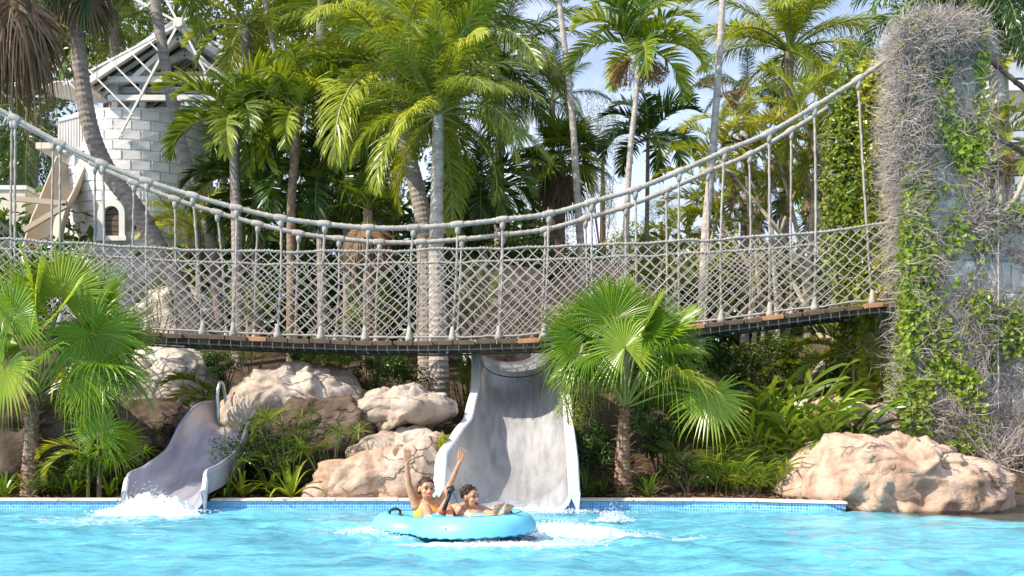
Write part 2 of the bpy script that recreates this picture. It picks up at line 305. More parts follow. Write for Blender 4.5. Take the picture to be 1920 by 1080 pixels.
# pool basin
ex = [-30, -20] + [-12 + .25 * i for i in range(96)] + [14, 25]
b = MB(); b.grid([[Vector((x, edgeY(x), -.12 if x > 4.4 else -.02)) for x in ex], [Vector((x, edgeY(x), -1.15)) for x in ex], [Vector((x, -8, -1.15)) for x in ex], [Vector((x, -8, .1)) for x in ex], [Vector((x, -30, .1)) for x in ex]])
tag(b.build('pool_floor', M['floor'], smooth=False), kind='structure')
b = MB(); tx = [x for x in ex if x <= 4.3]
b.grid([[Vector((x, edgeY(x) - .004, .09)) for x in tx], [Vector((x, edgeY(x) - .004, -.35)) for x in tx]])
tag(b.build('tile_band', M['tile']), kind='structure')
cop = bpy.data.objects.new('pool_coping', None); C.objects.link(cop); tag(cop, kind='structure')
x = -10.0; i = 0; CB, CT, CD = .094, .122, .24
while x < 4.15:
    x1 = min(x + rnd(.78, .86), 4.27)
    for g0, g1 in ((-5.02, -3.98), (-.86, .78)):
        if g0 - .02 <= x < g1: x = g1; x1 = min(x + .82, 4.27)
        elif x < g0 < x1 + .1: x1 = g0
    b = MB(); a0, a1 = x + .006, x1 - .006; y0, y1 = edgeY(a0), edgeY(a1); zt = CT + rnd(-.003, .003)
    lo = [(a0, y0 - .03, CB), (a1, y1 - .03, CB), (a1, y1 + CD, CB), (a0, y0 + CD, CB)]
    b.face([Vector(p) for p in lo][::-1]); up = [Vector((p[0], p[1], zt)) for p in lo]; b.face(up)
    for k in range(4): b.quad(Vector(lo[k]), Vector(lo[(k + 1) % 4]), up[(k + 1) % 4], up[k])
    b.build('coping_stone', M['coping'], cop, bevel=.008); x = x1
# rocky shelf under the shallow water on the right
b = MB(); rows = []
for j in range(26):
    row = []
    for i in range(60):
        X = 4.3 + i * .11; e = edgeY(X); Y = e + j * .14
        row.append(Vector((X, Y, -.055 + .03 * noise.noise(Vector((X * 2, Y * 2, 3))) - (.25 if j == 0 else 0) + max(0, (j - 21) * .05))))
    rows.append(row)
b.grid(rows); tag(b.build('rock_shelf', M['shelf'], smooth=True), kind='structure')
# water surface
nx, ny = 520, 380
X, Y = np.meshgrid(np.linspace(-9, 11, nx), np.concatenate([np.linspace(-8, 6.5, 40), np.linspace(6.5, 17.5, ny - 40)[0:]]))
rs = np.random.RandomState(3); Z = np.zeros_like(X)
for k in range(46):
    lam = 10 ** rs.uniform(-.75, .25); a = rs.uniform(0, 2 * math.pi); amp = .0042 * lam ** .95 * rs.uniform(.5, 1.3)
    ph = rs.uniform(0, 6.28); kx, ky = math.cos(a) * 2 * math.pi / lam, math.sin(a) * 2 * math.pi / lam
    q = np.sin(kx * X + ky * Y + ph + .8 * np.sin(.9 * X + 1.3 * Y + k)); Z += amp * (1 - 2 * np.abs(q) if k % 3 == 0 else q) * (1 + .5 * np.sin(.5 * X + k) * np.cos(.7 * Y - k))
def blob(cx, cy, rx, ry): return np.exp(-((X - cx) / rx) ** 2 - ((Y - cy) / ry) ** 2)
foam = .72 * blob(-4.55, 14.2, .75, .34) + .36 * blob(-4.9, 13.3, 1.3, .6) + .34 * blob(.0, 14.2, .8, .35) + .42 * blob(.55, 12.1, .6, .5) + .38 * blob(1.3, 11.6, 1.4, .5) + .38 * blob(.35, 11.0, .7, .3) + .42 * blob(-.4, 10.75, .8, .12) + .30 * blob(-1.2, 11.4, .7, .5) + .27 * blob(-2.3, 12.6, .6, .25) + .25 * blob(-.3, 10.6, 1.0, .2) + .25 * blob(-1.9, 13.6, 1.2, .6)
ed = np.vectorize(edgeY)(X[0]); shelf = np.clip((X - 4.6) / .5, 0, 1) * np.clip((Y - ed[None, :] + .1) / .35, 0, 1); foam = foam - 1.0 * shelf; Z *= (1 - .6 * shelf)
Z += .05 * np.clip(foam, 0, 1) * np.sin(23 * X + 3 * np.sin(9 * Y)) * np.sin(19 * Y + 3 * np.sin(7 * X)) * .6
me = bpy.data.meshes.new('water'); nv = nx * ny; me.vertices.add(nv)
me.vertices.foreach_set('co', np.stack([X, Y, Z], -1).astype(np.float32).ravel())
I = np.arange(nv).reshape(ny, nx); q = np.stack([I[:-1, :-1], I[:-1, 1:], I[1:, 1:], I[1:, :-1]], -1).reshape(-1, 4)
me.loops.add(q.size); me.loops.foreach_set('vertex_index', q.ravel().astype(np.int32)); me.polygons.add(len(q))
me.polygons.foreach_set('loop_start', np.arange(0, q.size, 4, dtype=np.int32)); me.polygons.foreach_set('loop_total', np.full(len(q), 4, np.int32))
me.polygons.foreach_set('use_smooth', np.ones(len(q), bool)); fa = me.attributes.new('foam', 'FLOAT', 'POINT'); fa.data.foreach_set('value', foam.astype(np.float32).ravel())
me.materials.append(M['water']); me.update(calc_edges=True)
tag(link('water', me), kind='structure')

# ------------------------------------------------------------------ rocks
def rock(label, outline, c, Y, depth, m, seed=0, sub=5, amp=.09, cat='boulder', name='boulder', group=None, p=.68, sc=1.5):
    ce = at(c[0], c[1], Y); k = Y / F
    ang = sorted((math.atan2(-(y - c[1]), x - c[0]), math.hypot(x - c[0], y - c[1]) * k) for x, y in outline)
    A = np.array([a for a, r in ang]); Rr = np.array([r for a, r in ang]); A = np.concatenate([A - 2 * math.pi, A, A + 2 * math.pi]); Rr = np.concatenate([Rr] * 3)
    bm = bmesh.new(); bmesh.ops.create_icosphere(bm, subdivisions=sub, radius=1)
    for v in bm.verts:
        d = v.co; phi = math.atan2(d.z, d.x); mg = min(1, math.hypot(d.x, d.z)); s = mg ** p; r = float(np.interp(phi, A, Rr))
        q = Vector((r * s * math.cos(phi), depth * math.copysign(abs(d.y) ** .9, d.y), r * s * math.sin(phi)))
        u = q * sc + Vector((seed * 7.3, seed, 0)); 
        w1 = Vector((noise.noise(u), noise.noise(u + Vector((9, 0, 0))), noise.noise(u + Vector((0, 9, 0)))))
        rd = 1 - 2 * abs(noise.noise(u * .8 + w1 * .7)); fn = noise.fractal(u * 2.6 + w1, .8, 2.1, 4)
        st = abs(((q.z * 2.4 + w1.x * 1.6 + q.x * .5) % 1) - .5) * 2
        r2 = 1 - 2 * abs(noise.noise(u * 2.3 + w1 * 1.4)); r3 = 1 - 2 * abs(noise.noise(u * 5.1 + w1 * 2)); q += d * (amp * (rd * 1.2 - .6) + amp * .42 * (r2 - .4) + amp * .16 * r3 + amp * .34 * fn - amp * .35 * max(0, .22 - st) * 4.5)
        q -= d * amp * .35; lv = .17 + .05 * w1.x; zz = q.z / lv; fz = zz - math.floor(zz); q.z = (math.floor(zz) + fz * fz * (3 - 2 * fz)) * lv * .55 + q.z * .45
        out_ = max(0, .5 - abs(fz - .5)) * amp * .5; q.x += d.x * out_; q.y += d.y * out_
        v.co = q
    me = bpy.data.meshes.new(name); bm.to_mesh(me); bm.free(); me.polygons.foreach_set('use_smooth', [True] * len(me.polygons)); me.materials.append(m)
    o = link(name, me); o.location = ce; return tag(o, label, cat, group)
rock('large beige boulder half in the water at the foot of the ivy pillar', [(1462, 925), (1470, 890), (1505, 850), (1545, 820), (1585, 817), (1640, 828), (1690, 820), (1740, 832), (1800, 850), (1850, 868), (1872, 890), (1882, 930), (1884, 980), (1800, 1000), (1600, 1000), (1560, 980), (1490, 950)], (1690, 905), 15.75, 1.25, M['rock'], 1, 6, .15)
rock('long beige boulder at the left of the big slide exit', [(572, 930), (590, 900), (605, 868), (650, 860), (700, 848), (755, 838), (790, 815), (815, 808), (835, 820), (842, 860), (840, 930), (830, 960), (600, 960)], (725, 900), 15.75, .55, M['rock'], 2, 6, .07)
rock('small round stone at the left end of the long beige boulder', [(566, 930), (572, 912), (595, 905), (615, 910), (625, 935), (600, 950)], (595, 930), 15.5, .2, M['rock'], 3, 4, .03)
rock('flat topped overhanging rock beside the pale palm trunk', [(650, 772), (690, 745), (740, 732), (800, 736), (850, 752), (858, 772), (835, 792), (780, 800), (700, 805), (640, 800)], (750, 770), 17.3, 1.0, M['rock_pale'], 4, 6, .10)
rock('pale rounded rock sloping behind the umbrella sedge', [(425, 770), (440, 735), (480, 700), (530, 688), (600, 690), (650, 700), (690, 750), (680, 800), (560, 850), (440, 830)], (550, 765), 18.2, 1.1, M['rock_pale'], 5, 6, .10)
rock('shaded brown rock ledge behind the umbrella sedge', [(450, 830), (470, 790), (530, 760), (600, 755), (680, 752), (715, 765), (710, 800), (690, 850), (640, 900), (480, 910)], (590, 830), 16.9, .6, M['rock_shade'], 6, 6, .12)
rock('low mauve rock between the ledge and the long boulder', [(640, 870), (670, 830), (740, 812), (820, 810), (860, 840), (840, 890), (700, 900)], (750, 860), 16.4, .4, M['rock_pale'], 16, 5, .08)
rock('big brown rock with shade in its colour behind the left fan palm', [(-120, 900), (-100, 760), (-20, 735), (60, 742), (150, 742), (200, 750), (240, 770), (270, 830), (265, 900), (200, 940), (0, 940)], (90, 850), 16.6, .9, M['rock_shade'], 7, 5, .16)
rock('brown rock with shade in its colour directly left of the small slide', [(200, 900), (210, 800), (240, 760), (300, 750), (340, 752), (356, 770), (340, 830), (310, 890), (270, 920)], (275, 835), 17.7, .6, M['rock_shade'], 8, 5, .14)
rock('cream rock terrace paled as if sunlit above the dark rocks', [(160, 750), (190, 700), (250, 670), (330, 650), (400, 690), (440, 740), (430, 800), (200, 810)], (300, 745), 20.7, 1.0, M['rock_sun_cream'], 9, 5, .12)
rock('cream rock shelf paled as if sunlit left of the pale rounded rock under the bridge', [(100, 760), (130, 700), (190, 672), (260, 668), (300, 700), (300, 790), (130, 800)], (200, 735), 21.3, 1.0, M['rock_sun_cream'], 19, 5, .12)
rock('pinkish rock wall seen through the net beside the slide top', [(830, 640), (850, 560), (900, 510), (970, 500), (1030, 540), (1060, 620), (1050, 690), (860, 690)], (950, 610), 24.5, 1.0, M['rock'], 10, 5, .15)
rock('cream boulder seen through the net at the curved palm foot', [(240, 640), (260, 580), (310, 545), (370, 545), (410, 580), (420, 640), (350, 700)], (335, 610), 25.5, 1.0, M['rock_sun_cream'], 11, 5, .15)
rock('pinkish rocks in shade behind the ginger plants', [(1500, 800), (1520, 760), (1570, 745), (1620, 760), (1690, 790), (1720, 830), (1700, 870), (1540, 870)], (1610, 815), 17.4, .6, M['rock'], 12, 5, .10)
rock('weathered rock half hidden behind the central fan palm', [(1030, 560), (1080, 510), (1150, 500), (1220, 530), (1260, 600), (1240, 660), (1050, 660)], (1140, 590), 25, 1.0, M['rock'], 13, 5, .15)

# ------------------------------------------------------------------ slides
def slide(name, label, path, hw, wallh, m, seam=(), lw=.13, lm=None, cat='water slide'):
    root = thing(name, label, cat, path[0])
    P = catmull(path, 8); n = len(P); b = MB(); lip = MB(); base = Vector(path[0])
    NS = 20; rin = []; rout = []; l1 = []; r1 = []
    for i, p in enumerate(P):
        s = i / (n - 1); d = (P[min(i + 1, n - 1)] - P[max(i - 1, 0)]).normalized(); side = Vector((d.y, -d.x, 0)).normalized(); up = side.cross(d).normalized()
        up = (up + Vector((0, 0, 1))).normalized()
        W = interp(s, hw); H = interp(s, wallh); a = []; o_ = []
        for k in range(NS + 1):
            t = -1 + 2 * k / NS; e = 1.35
            x_ = W * math.copysign(abs(math.sin(t * math.pi / 2)) ** .95, t); z_ = H * (1 - max(0, math.cos(t * math.pi / 2)) ** .9)
            a.append(p + side * x_ + up * z_ - base); x2 = x_ * (1 + .04 / W); o_.append(p + side * x2 + up * (z_ - .05) - base)
        rin.append(a); rout.append(o_)
        for rows_, idx, sg in ((l1, 0, -1), (r1, -1, 1)):
            q = a[idx]; rows_.append([q, q + up * .02 + side * sg * .02, q + up * .02 + side * sg * lw, q - up * .03 + side * sg * (lw + .02), q - up * .30 + side * sg * lw])
    b.grid([r[::-1] for r in rin]); b.build('trough', m, root, True)
    b = MB(); b.grid(rout); b.grid([[rin[0][k], rout[0][k]] for k in range(NS + 1)]); b.build('underside', M['slide_white'], root, True)
    for rw in (l1, r1):
        b = MB(); b.grid(rw if rw is l1 else [r[::-1] for r in rw]); b.face(rw[0]); b.build('lip', lm or M['slide_white'], root, False)
        if lm:
            b = MB(); e_ = [[q + (q - rw[i][3]) * .0 + Vector((0, -.004, .006)) + (rw[0][1] - rw[0][0]) * .15 for q in rw[i]] for i in range(6)]; b.grid(e_ if rw is l1 else [x_[::-1] for x_ in e_]); b.build('exit_lip', M['slide_white'], root)
    for s in seam:
        i = int(s * (n - 1)); b = MB(); b.tube([q + Vector((0, -.004, .004)) for q in rin[i]], .006, 4); b.build('seam', M['black'], root)
    return root
slide('large_water_slide', 'wide pale grey water slide ending in the pool behind the riders',
      [(-.07, 14.35, -.08), (-.06, 14.85, .05), (-.01, 15.6, .17), (.05, 16.5, .36), (.10, 17.2, .60), (.12, 17.8, 1.02), (.10, 18.4, 1.44), (.05, 19.3, 1.98), (-.05, 20.2, 2.18), (-.2, 21.2, 2.1)],
      [(0, .78), (.12, .77), (.45, .68), (.75, .60), (1, .57)], [(0, .35), (.10, .68), (.3, .72), (.5, .58), (.65, .36), (.85, .38), (1, .3)], M['slide'], (.76,))
slide('small_water_slide', 'narrow lilac grey water slide curving down at the left',
      [at(308, 950, 14.45) + Vector((0, 0, -.1)), at(318, 905, 14.85) + Vector((0, 0, -.27)), at(348, 887, 15.3) + Vector((0, 0, -.27)), at(384, 842, 16.1) + Vector((0, 0, -.36)), at(407, 795, 16.8) + Vector((0, 0, -.34)), at(434, 768, 17.5) + Vector((0, 0, -.28)), at(470, 764, 18.3) + Vector((0, 0, -.26))],
      [(0, .45), (.2, .46), (1, .46)], [(0, .28), (.15, .40), (1, .36)], M['slide_small'], (), .05, M['slide_small'])
def rail(label, x0, Y):
    r = thing('handrail', label, 'handrail', at(x0, 780, Y), 'steel handrails at the small slide')
    b = MB(); p = [at(x0 - 2, 790, Y), at(x0 - 4, 740, Y), at(x0 + 1, 716, Y + .1), at(x0 + 8, 730, Y + .2), at(x0 + 15, 790, Y + .35)]
    o = at(x0, 780, Y); b.tube([q - o for q in catmull(p, 6)], .024, 8); b.build('rail', M['chrome'], r, True)
rail('arched steel handrail above the top of the small slide', 412, 17.2); rail('arched steel handrail on the pale rock beside the sedge', 530, 17.3)

# ------------------------------------------------------------------ rope bridge
YN, YF = 17.5, 18.95
KN = [(-230, 70), (-140, 128), (-55, 178), (29, 222), (113, 269), (193, 307), (276, 340), (362, 367), (444, 390), (527, 409), (609, 420), (691, 427), (775, 427), (858, 421), (942, 412), (1029, 401), (1109, 379), (1191, 355), (1273, 322), (1358, 284), (1442, 249), (1527, 200), (1609, 149), (1680, 100)]
BOT = {362: 380, 444: 437, 527: 520, 609: 601, 691: 684, 775: 767, 858: 848, 942: 935, 1029: 1020, 1358: 1352, 1442: 1443, 1527: 1527, 1609: 1635}
NT = [(-300, 420), (0, 447), (195, 460), (358, 469), (520, 472), (700, 471), (860, 467), (1030, 463), (1200, 456), (1360, 448), (1530, 437), (1610, 426), (1690, 412)]
DK = [(-300, 590), (0, 606), (300, 626), (520, 636), (700, 641), (850, 641), (1030, 635), (1200, 624), (1350, 606), (1440, 595), (1530, 583), (1640, 570), (1720, 566)]
br = thing('rope_bridge', 'rope suspension footbridge with diamond netting hanging above the slides', 'bridge', at(773, 641, 18.2)); BO = br.location.copy()
def lin(x, tab): return float(np.interp(x, [a for a, _ in tab], [c for _, c in tab]))
def smooth_lin(x, tab): return sum(lin(x + d, tab) for d in (-50, -25, 0, 25, 50)) / 5
for (Y, dz) in ((YN, 0), (YF, 0)):
    dY = Vector((0, Y - YN, 0))
    P = [at(x, y, YN) + dY - BO for x, y in KN]
    b = MB(); b.tube(catmull(P, 6), .039, 10); b.build('handrail_rope', M['rope'], br, True)
    # twisted surface strands make the rope's outline lumpy
    cp = catmull(P, 30)
    for ph in (0, math.pi):
        b = MB(); q = []
        for i, p in enumerate(cp):
            a = i * .55 + ph; q.append(p + Vector((0, math.cos(a), math.sin(a))) * .029)
        b.tube(q, .017, 5, cap=False); b.build('rope_strand', M['rope'], br, True)
    for i, (x, y) in enumerate(KN):
        if x > 1640: continue
        xb = BOT.get(x, x); pt = at(x, y, YN) + dY - BO; pb = at(xb, smooth_lin(xb, DK), YN) + dY - BO + Vector((0, 0, .03)); mid = (pt + pb) / 2 + Vector((rnd(-.03, .03), rnd(-.02, .02), 0))
        b = MB(); pts = catmull([pt, mid, pb], 14); b.tube(pts, .018, 6)
        hel = [p + Vector((math.cos(j * 1.6), math.sin(j * 1.6), 0)) * .013 for j, p in enumerate(pts)]; b.tube(hel, .015, 4)
        h = b.build('hanger_rope', M['rope'], br, True)
        b = MB(); dd = (cp[min(len(cp) - 1, i * 30 + 2)] - cp[max(0, i * 30 - 2)]).normalized()
        pr = [(-.10, .044), (-.075, .058), (-.05, .052), (-.03, .064), (-.01, .056), (.01, .066), (.03, .056), (.05, .062), (.075, .05), (.10, .044)]
        b.tube([pt + dd * a for a, _ in pr], [r for _, r in pr], 10); b.tube([pt + Vector((0, 0, -.03)), pt + Vector((0, 0, -.11)), pt + Vector((0, 0, -.16))], [.05, .042, .024], 8)
        b.build('rope_knot', M['rope'], br, True); b = MB()
        b.tube([pb + Vector((0, 0, .20)), pb + Vector((0, 0, .10)), pb + Vector((0, 0, .03)), pb + Vector((0, 0, -.02))], [.028, .042, .062, .066], 8)
        b.build('rope_knot', M['rope'], br, True)
    # netting
    NC, NR = 82, 7; x0, x1 = -300, 1692
    def npt(u, v, j=0):
        x_ = x0 + (x1 - x0) * u / NC; yt = smooth_lin(x_, NT); yb = smooth_lin(x_, DK) - 6
        bul = math.sin(math.pi * v) * .05
        rs_ = noise.noise(Vector((u * .37 + Y, v * 3, 0))) * .05 + noise.noise(Vector((u * 1.7 + Y, v * 7, 5))) * .03
        return at(x_, yt + (yb - yt) * v, YN) + dY - BO + Vector((rs_, -bul, rs_ * .6))
    b = MB()
    for k in range(-NR, NC + NR + 1):
        for sg in (-1, 1):
            pts = []
            for r_ in range(NR * 4 + 1):
                v = r_ / (NR * 4); u = k + sg * v * NR + sg * .07 * math.sin(4 * math.pi * v * NR)
                if 0 <= u <= NC: pts.append(npt(u, v))
            if len(pts) > 2: b.tube(pts, .0095 if Y == YN else .009, 4, cap=False)
    b.build('netting', M['rope_net'], br, True)
    b = MB(); b.tube([npt(u * .5, 0) for u in range(NC * 2 + 1)], .019, 6)
    for u in range(NC * 3): b.tube([npt(u / 3, 0) + Vector((0, 0, .026)), npt(u / 3, 0) + Vector((.01, -.024, 0)), npt(u / 3, 0) + Vector((.02, 0, -.026))], .009, 4)
    b.build('net_top_rope', M['rope'], br, True)
    b = MB(); b.tube([npt(u * .5, .985) for u in range(NC * 2 + 1)], .017, 6); b.build('net_foot_rope', M['rope'], br, True)
# deck planks, stringers, hangers below
for sY, nm in ((YN - .02, 'near'), (YF + .02, 'far')):
    b = MB(); b.tube([at(x, smooth_lin(x, DK) + 15, YN) + Vector((0, sY - YN, 0)) - BO for x in range(-300, 1721, 20)], .016, 6); b.build('support_cable', M['steel'], br)
    for x in range(-290, 1700, 160):
        b = MB(); a_ = at(x, smooth_lin(x, DK) + 10, YN); c_ = at(x + 156, smooth_lin(x + 156, DK) + 10, YN); o_ = Vector((0, sY - YN + (.06 if nm == 'near' else -.06), 0)) - BO
        b.bar(a_ + o_, c_ + o_, .05, .05); b.build('stringer', M['wood'], br)
x = -292
while x < 1715:
    wd = rnd(34, 42); xc = x + wd / 2; a_ = at(xc - 8, smooth_lin(xc - 8, DK) + 3, YN); c_ = at(xc + 8, smooth_lin(xc + 8, DK) + 3, YN); sl_ = math.atan2(c_.z - a_.z, c_.x - a_.x)
    b = MB(); off = rnd(-.05, .03); rt = Matrix.Rotation(-sl_ + rnd(-.02, .02), 3, 'Y'); W_ = (wd - 2.5) * YN / F
    b.box(Vector((0, 0, 0)), (W_, YF - YN + .22, .07), rt)
    o = b.build('plank', M['wood_new'] if random.random() < .13 else M['wood'], br, bevel=.006)
    o.location = at(xc, smooth_lin(xc, DK) + 3, YN) + Vector((0, (YF - YN) / 2 + off, rnd(-.008, .008))) - BO
    for q in (.25, .75):
        b = MB(); b.tube([Vector((W_ * (q - .5), -.82, -.02)), Vector((W_ * (q - .5), -.83, -.12)), Vector((W_ * (q - .5) + .02, -.80, -.15))], .006, 4); b.build('bracket', M['steel'], o)
    x += wd
for a_, c_, rr in (((1835, 95), (1990, 225), .05), ((1830, 232), (1990, 330), .048)):
    b = MB(); P = [at(a_[0], a_[1], YN) - BO, at(c_[0], c_[1], YN + .3) - BO]; pts = [P[0].lerp(P[1], t / 60) for t in range(61)]
    b.tube(pts, rr * .8, 8); b.tube([p + Vector((0, math.cos(i * .9), math.sin(i * .9))) * rr * .6 for i, p in enumerate(pts)], rr * .5, 5); b.build('anchor_rope', M['wood'], br, True)

# ------------------------------------------------------------------ pillars with creeper
def masonry(name, label, X0, X1, Y0, Y1, z0, z1, cat='pillar', bh=.48, group=None):
    r = thing(name, label, cat, ((X0 + X1) / 2, (Y0 + Y1) / 2, z0), group); o = r.location.copy()
    b = MB(); b.box(Vector(((X0 + X1) / 2, (Y0 + Y1) / 2, (z0 + z1) / 2)) - o, (X1 - X0 - .05, Y1 - Y0 - .05, z1 - z0 - .02)); b.build('core', M['mortar'], r)
    z = z0; k = 0
    while z < z1 - .05:
        h = min(bh, z1 - z); n_ = max(1, round((X1 - X0) / .62)); xs_ = [X0 + (X1 - X0) * i / n_ for i in range(n_ + 1)]
        if k % 2: xs_ = [X0] + [q + (X1 - X0) / n_ * .5 for q in xs_[:-1]] + [X1]
        for a_, c_ in zip(xs_, xs_[1:]):
            b = MB(); b.box((0, 0, 0), (c_ - a_ - .018, Y1 - Y0 + rnd(0, .02), h - .018)); q = b.build('stone_block', M['stucco'], r, bevel=.02); q.location = Vector(((a_ + c_) / 2, (Y0 + Y1) / 2, z + h / 2)) - o
        z += h; k += 1
    return r
PX0, PX1 = 6.08, 6.98
masonry('stone_pillar', 'tall stone pillar smothered in dry grey creeper holding the near ropes', PX0, PX1, 17.1, 18.0, .2, 6.95)
masonry('stone_pillar', 'far bridge pillar hidden behind bright green leafy creeper', PX0, PX1, 18.65, 19.5, .2, 6.75)
masonry('stone_wall', 'lower stone wall running right from the creeper covered pillar', PX1 + .005, 10.5, 17.25, 17.8, .2, 4.2, 'wall')
masonry('bridge_abutment', 'stone abutment under the bridge end between the two pillars', PX0 + .05, 9.5, 18.005, 18.645, .2, 2.85, 'abutment')
def leaf4(mb, p, d, n, l, wd, r, fold=.2, m=0):
    s = d.cross(n); s = s.normalized() if s.length > 1e-5 else Vector((1, 0, 0)); up = n * fold * wd
    a = p; t = p + d * l - n * l * .15; mid = p + d * l * .45
    mb.face([a, mid + s * wd * .5 + up, t], m, r); mb.face([a, t, mid - s * wd * .5 + up], m, r)
def creeper(root, face, nleaf, ntwig, dens, seed=0, ls=.07):
    """face: (origin, u, v, n, lu, lv)"""
    O, U, V, Nn, lu, lv = face; random.seed(seed); lm = MB(); tm = MB(); base = root.location
    for _ in range(ntwig):
        a, c = rnd(0, lu), rnd(0, lv)
        if random.random() > dens('t', a / lu, c / lv): continue
        p = O + U * a + V * c + Nn * rnd(.0, .10) - base; pts = [p]; d = (U * rnd(-1, 1) + V * rnd(-1, 1) + Nn * rnd(.0, .8)).normalized(); sg = rnd(.03, .13)
        for k in range(5):
            d = (d + Vector((rnd(-1, 1), rnd(-1, 1), rnd(-1, .8))) * .75 - Nn * .12).normalized(); p = p + d * sg; pts.append(p)
        r0 = rnd(.0028, .0065); tm.tube(pts, [r0, r0, r0 * .8, r0 * .7, r0 * .5, r0 * .3], 3, r=random.random(), cap=False)
    for _ in range(nleaf):
        a, c = rnd(0, lu), rnd(0, lv)
        if random.random() > dens('l', a / lu, c / lv): continue
        dp = rnd(.0, .20); p = O + U * a + V * c + Nn * dp - base
        d = (U * rnd(-1, 1) + V * rnd(-1, .4) + Nn * rnd(-.1, .5)).normalized(); n = (Nn + Vector((rnd(-.7, .7), rnd(-.7, .7), rnd(-.3, .9)))).normalized()
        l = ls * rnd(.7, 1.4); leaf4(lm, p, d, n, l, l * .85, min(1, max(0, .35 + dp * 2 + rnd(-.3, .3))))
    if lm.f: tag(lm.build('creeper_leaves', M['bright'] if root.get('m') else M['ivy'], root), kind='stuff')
    if tm.f: tag(tm.build('creeper_twigs', M['twig'], root), kind='stuff')
def nz(a, c, s, o): return noise.noise(Vector((a * s, c * s * 3, o)))
X_, Y_, Z_ = Vector((1, 0, 0)), Vector((0, 1, 0)), Vector((0, 0, 1))
cr_ = thing('climbing_creeper', 'tangled dry grey creeper with yellow green leaf patches on the near pillar', 'creeper', (6.5, 17.0, .6))
def d_near(k, a, c):
    if k == 't': return min(1, (.10 + .75 * c ** 1.3 + 2.2 * nz(a, c, 4, 1)) * (1.0 if not (.38 < a < .85 and .15 < c < .93) else .30) + (.8 if c > .93 else 0) + (.5 if a < .22 and c > .4 else 0))
    g = nz(a, c, 2.6, 4) * 1.9; e = max(0, 1 - a * 2.4) * .9 if c < .55 else 0
    return max(0.03, g + e * 1.3 + .12 - max(0, c - .6) * 1.1) 
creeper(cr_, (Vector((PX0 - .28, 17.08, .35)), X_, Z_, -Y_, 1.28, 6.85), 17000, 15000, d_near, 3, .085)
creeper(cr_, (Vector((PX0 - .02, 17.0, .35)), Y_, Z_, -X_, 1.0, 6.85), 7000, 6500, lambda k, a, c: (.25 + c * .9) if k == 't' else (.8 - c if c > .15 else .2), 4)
# the shaggy cap
def cap(root, cx, cyy, cz, rx, ry, rz, nt_, nl, seed):
    random.seed(seed); tm = MB(); lm = MB(); base = root.location
    for _ in range(nt_):
        v = Vector((random.gauss(0, 1), random.gauss(0, 1), random.gauss(0, 1))).normalized(); q = rnd(.65, 1.1)
        p = Vector((cx + v.x * rx * q, cyy + v.y * ry * q, cz + v.z * rz * q)) - base; pts = [p]; d = (v * .3 + Vector((rnd(-1, 1), rnd(-1, 1), rnd(-1, 1)))).normalized()
        for k in range(5):
            d = (d + Vector((rnd(-1, 1), rnd(-1, 1), rnd(-1, .8))) * .8).normalized(); p = p + d * rnd(.05, .1); pts.append(p)
        r0 = rnd(.0028, .0065); tm.tube(pts, [r0, r0, r0 * .8, r0 * .7, r0 * .5, r0 * .3], 3, r=random.random(), cap=False)
    for _ in range(nl):
        v = Vector((random.gauss(0, 1), random.gauss(0, 1), random.gauss(0, 1))).normalized(); q = rnd(.5, 1.1); p = Vector((cx + v.x * rx * q, cyy + v.y * ry * q, cz + v.z * rz * q)) - base
        l = rnd(.05, .1); leaf4(lm, p, Vector((rnd(-1, 1), rnd(-1, 1), rnd(-1, .3))).normalized(), (v + Vector((0, -.2, .5))).normalized(), l, l * .85, random.random())
    tag(tm.build('creeper_twigs', M['twig'], root), kind='stuff')
    if lm.f: tag(lm.build('creeper_leaves', M['bright'] if root.get('m') else M['ivy'], root), kind='stuff')
cap(cr_, 6.42, 17.35, 6.82, .54, .6, .36, 5200, 500, 5)
cap(cr_, 6.0, 17.3, 5.5, .26, .45, 1.2, 3500, 500, 6)
cr2 = thing('climbing_creeper', 'lush bright green creeper covering the far bridge pillar', 'creeper', (6.0, 18.6, .6)); cr2['m'] = 1
def d_far(k, a, c): return .15 if k == 't' else .9
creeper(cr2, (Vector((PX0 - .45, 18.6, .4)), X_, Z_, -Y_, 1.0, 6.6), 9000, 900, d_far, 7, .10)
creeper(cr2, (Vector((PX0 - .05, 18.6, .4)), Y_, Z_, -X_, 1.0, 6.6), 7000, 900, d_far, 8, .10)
cap(cr2, 5.62, 18.8, 5.0, .48, .5, 2.1, 300, 9000, 9); cap(cr2, 5.7, 18.9, 2.9, .30, .5, 1.8, 300, 3500, 10)
def vines(root, face, n, seed):
    O, U, V, Nn, lu, lv = face; g = random.Random(seed); b = MB(); base = root.location
    for _ in range(n):
        a, c = g.uniform(0, lu), g.uniform(0, lv * .35); pts = []; dx = g.uniform(-.3, .3); L_ = g.uniform(.2, .9)
        while c < lv * L_ + .5 and len(pts) < 60:
            pts.append(O + U * min(lu, max(0, a)) + V * min(lv, c) + Nn * g.uniform(.02, .07) - base); dx = max(-.9, min(.9, dx + g.gauss(0, .35))); a += dx * .10; c += .10
        if len(pts) > 3:
            r0 = g.uniform(.008, .018); b.tube(pts, [r0 * (1 - .7 * i / len(pts)) for i in range(len(pts))], 5, r=g.random(), cap=False)
    tag(b.build('creeper_stems', M['twig'], root), kind='stuff')
vines(cr_, (Vector((PX0 - .1, 17.08, .3)), X_, Z_, -Y_, 1.3, 6.6), 55, 3)
cr3 = thing('climbing_creeper', 'thin grey and dark green creeper sprawling over the lower wall', 'creeper', (8.5, 17.2, .6))
def d_wall(k, a, c):
    if k == 't': return .22 + 1.3 * nz(a, c, 4, 2)
    return max(0, .35 + nz(a, c, 2.5, 8) * 1.3)
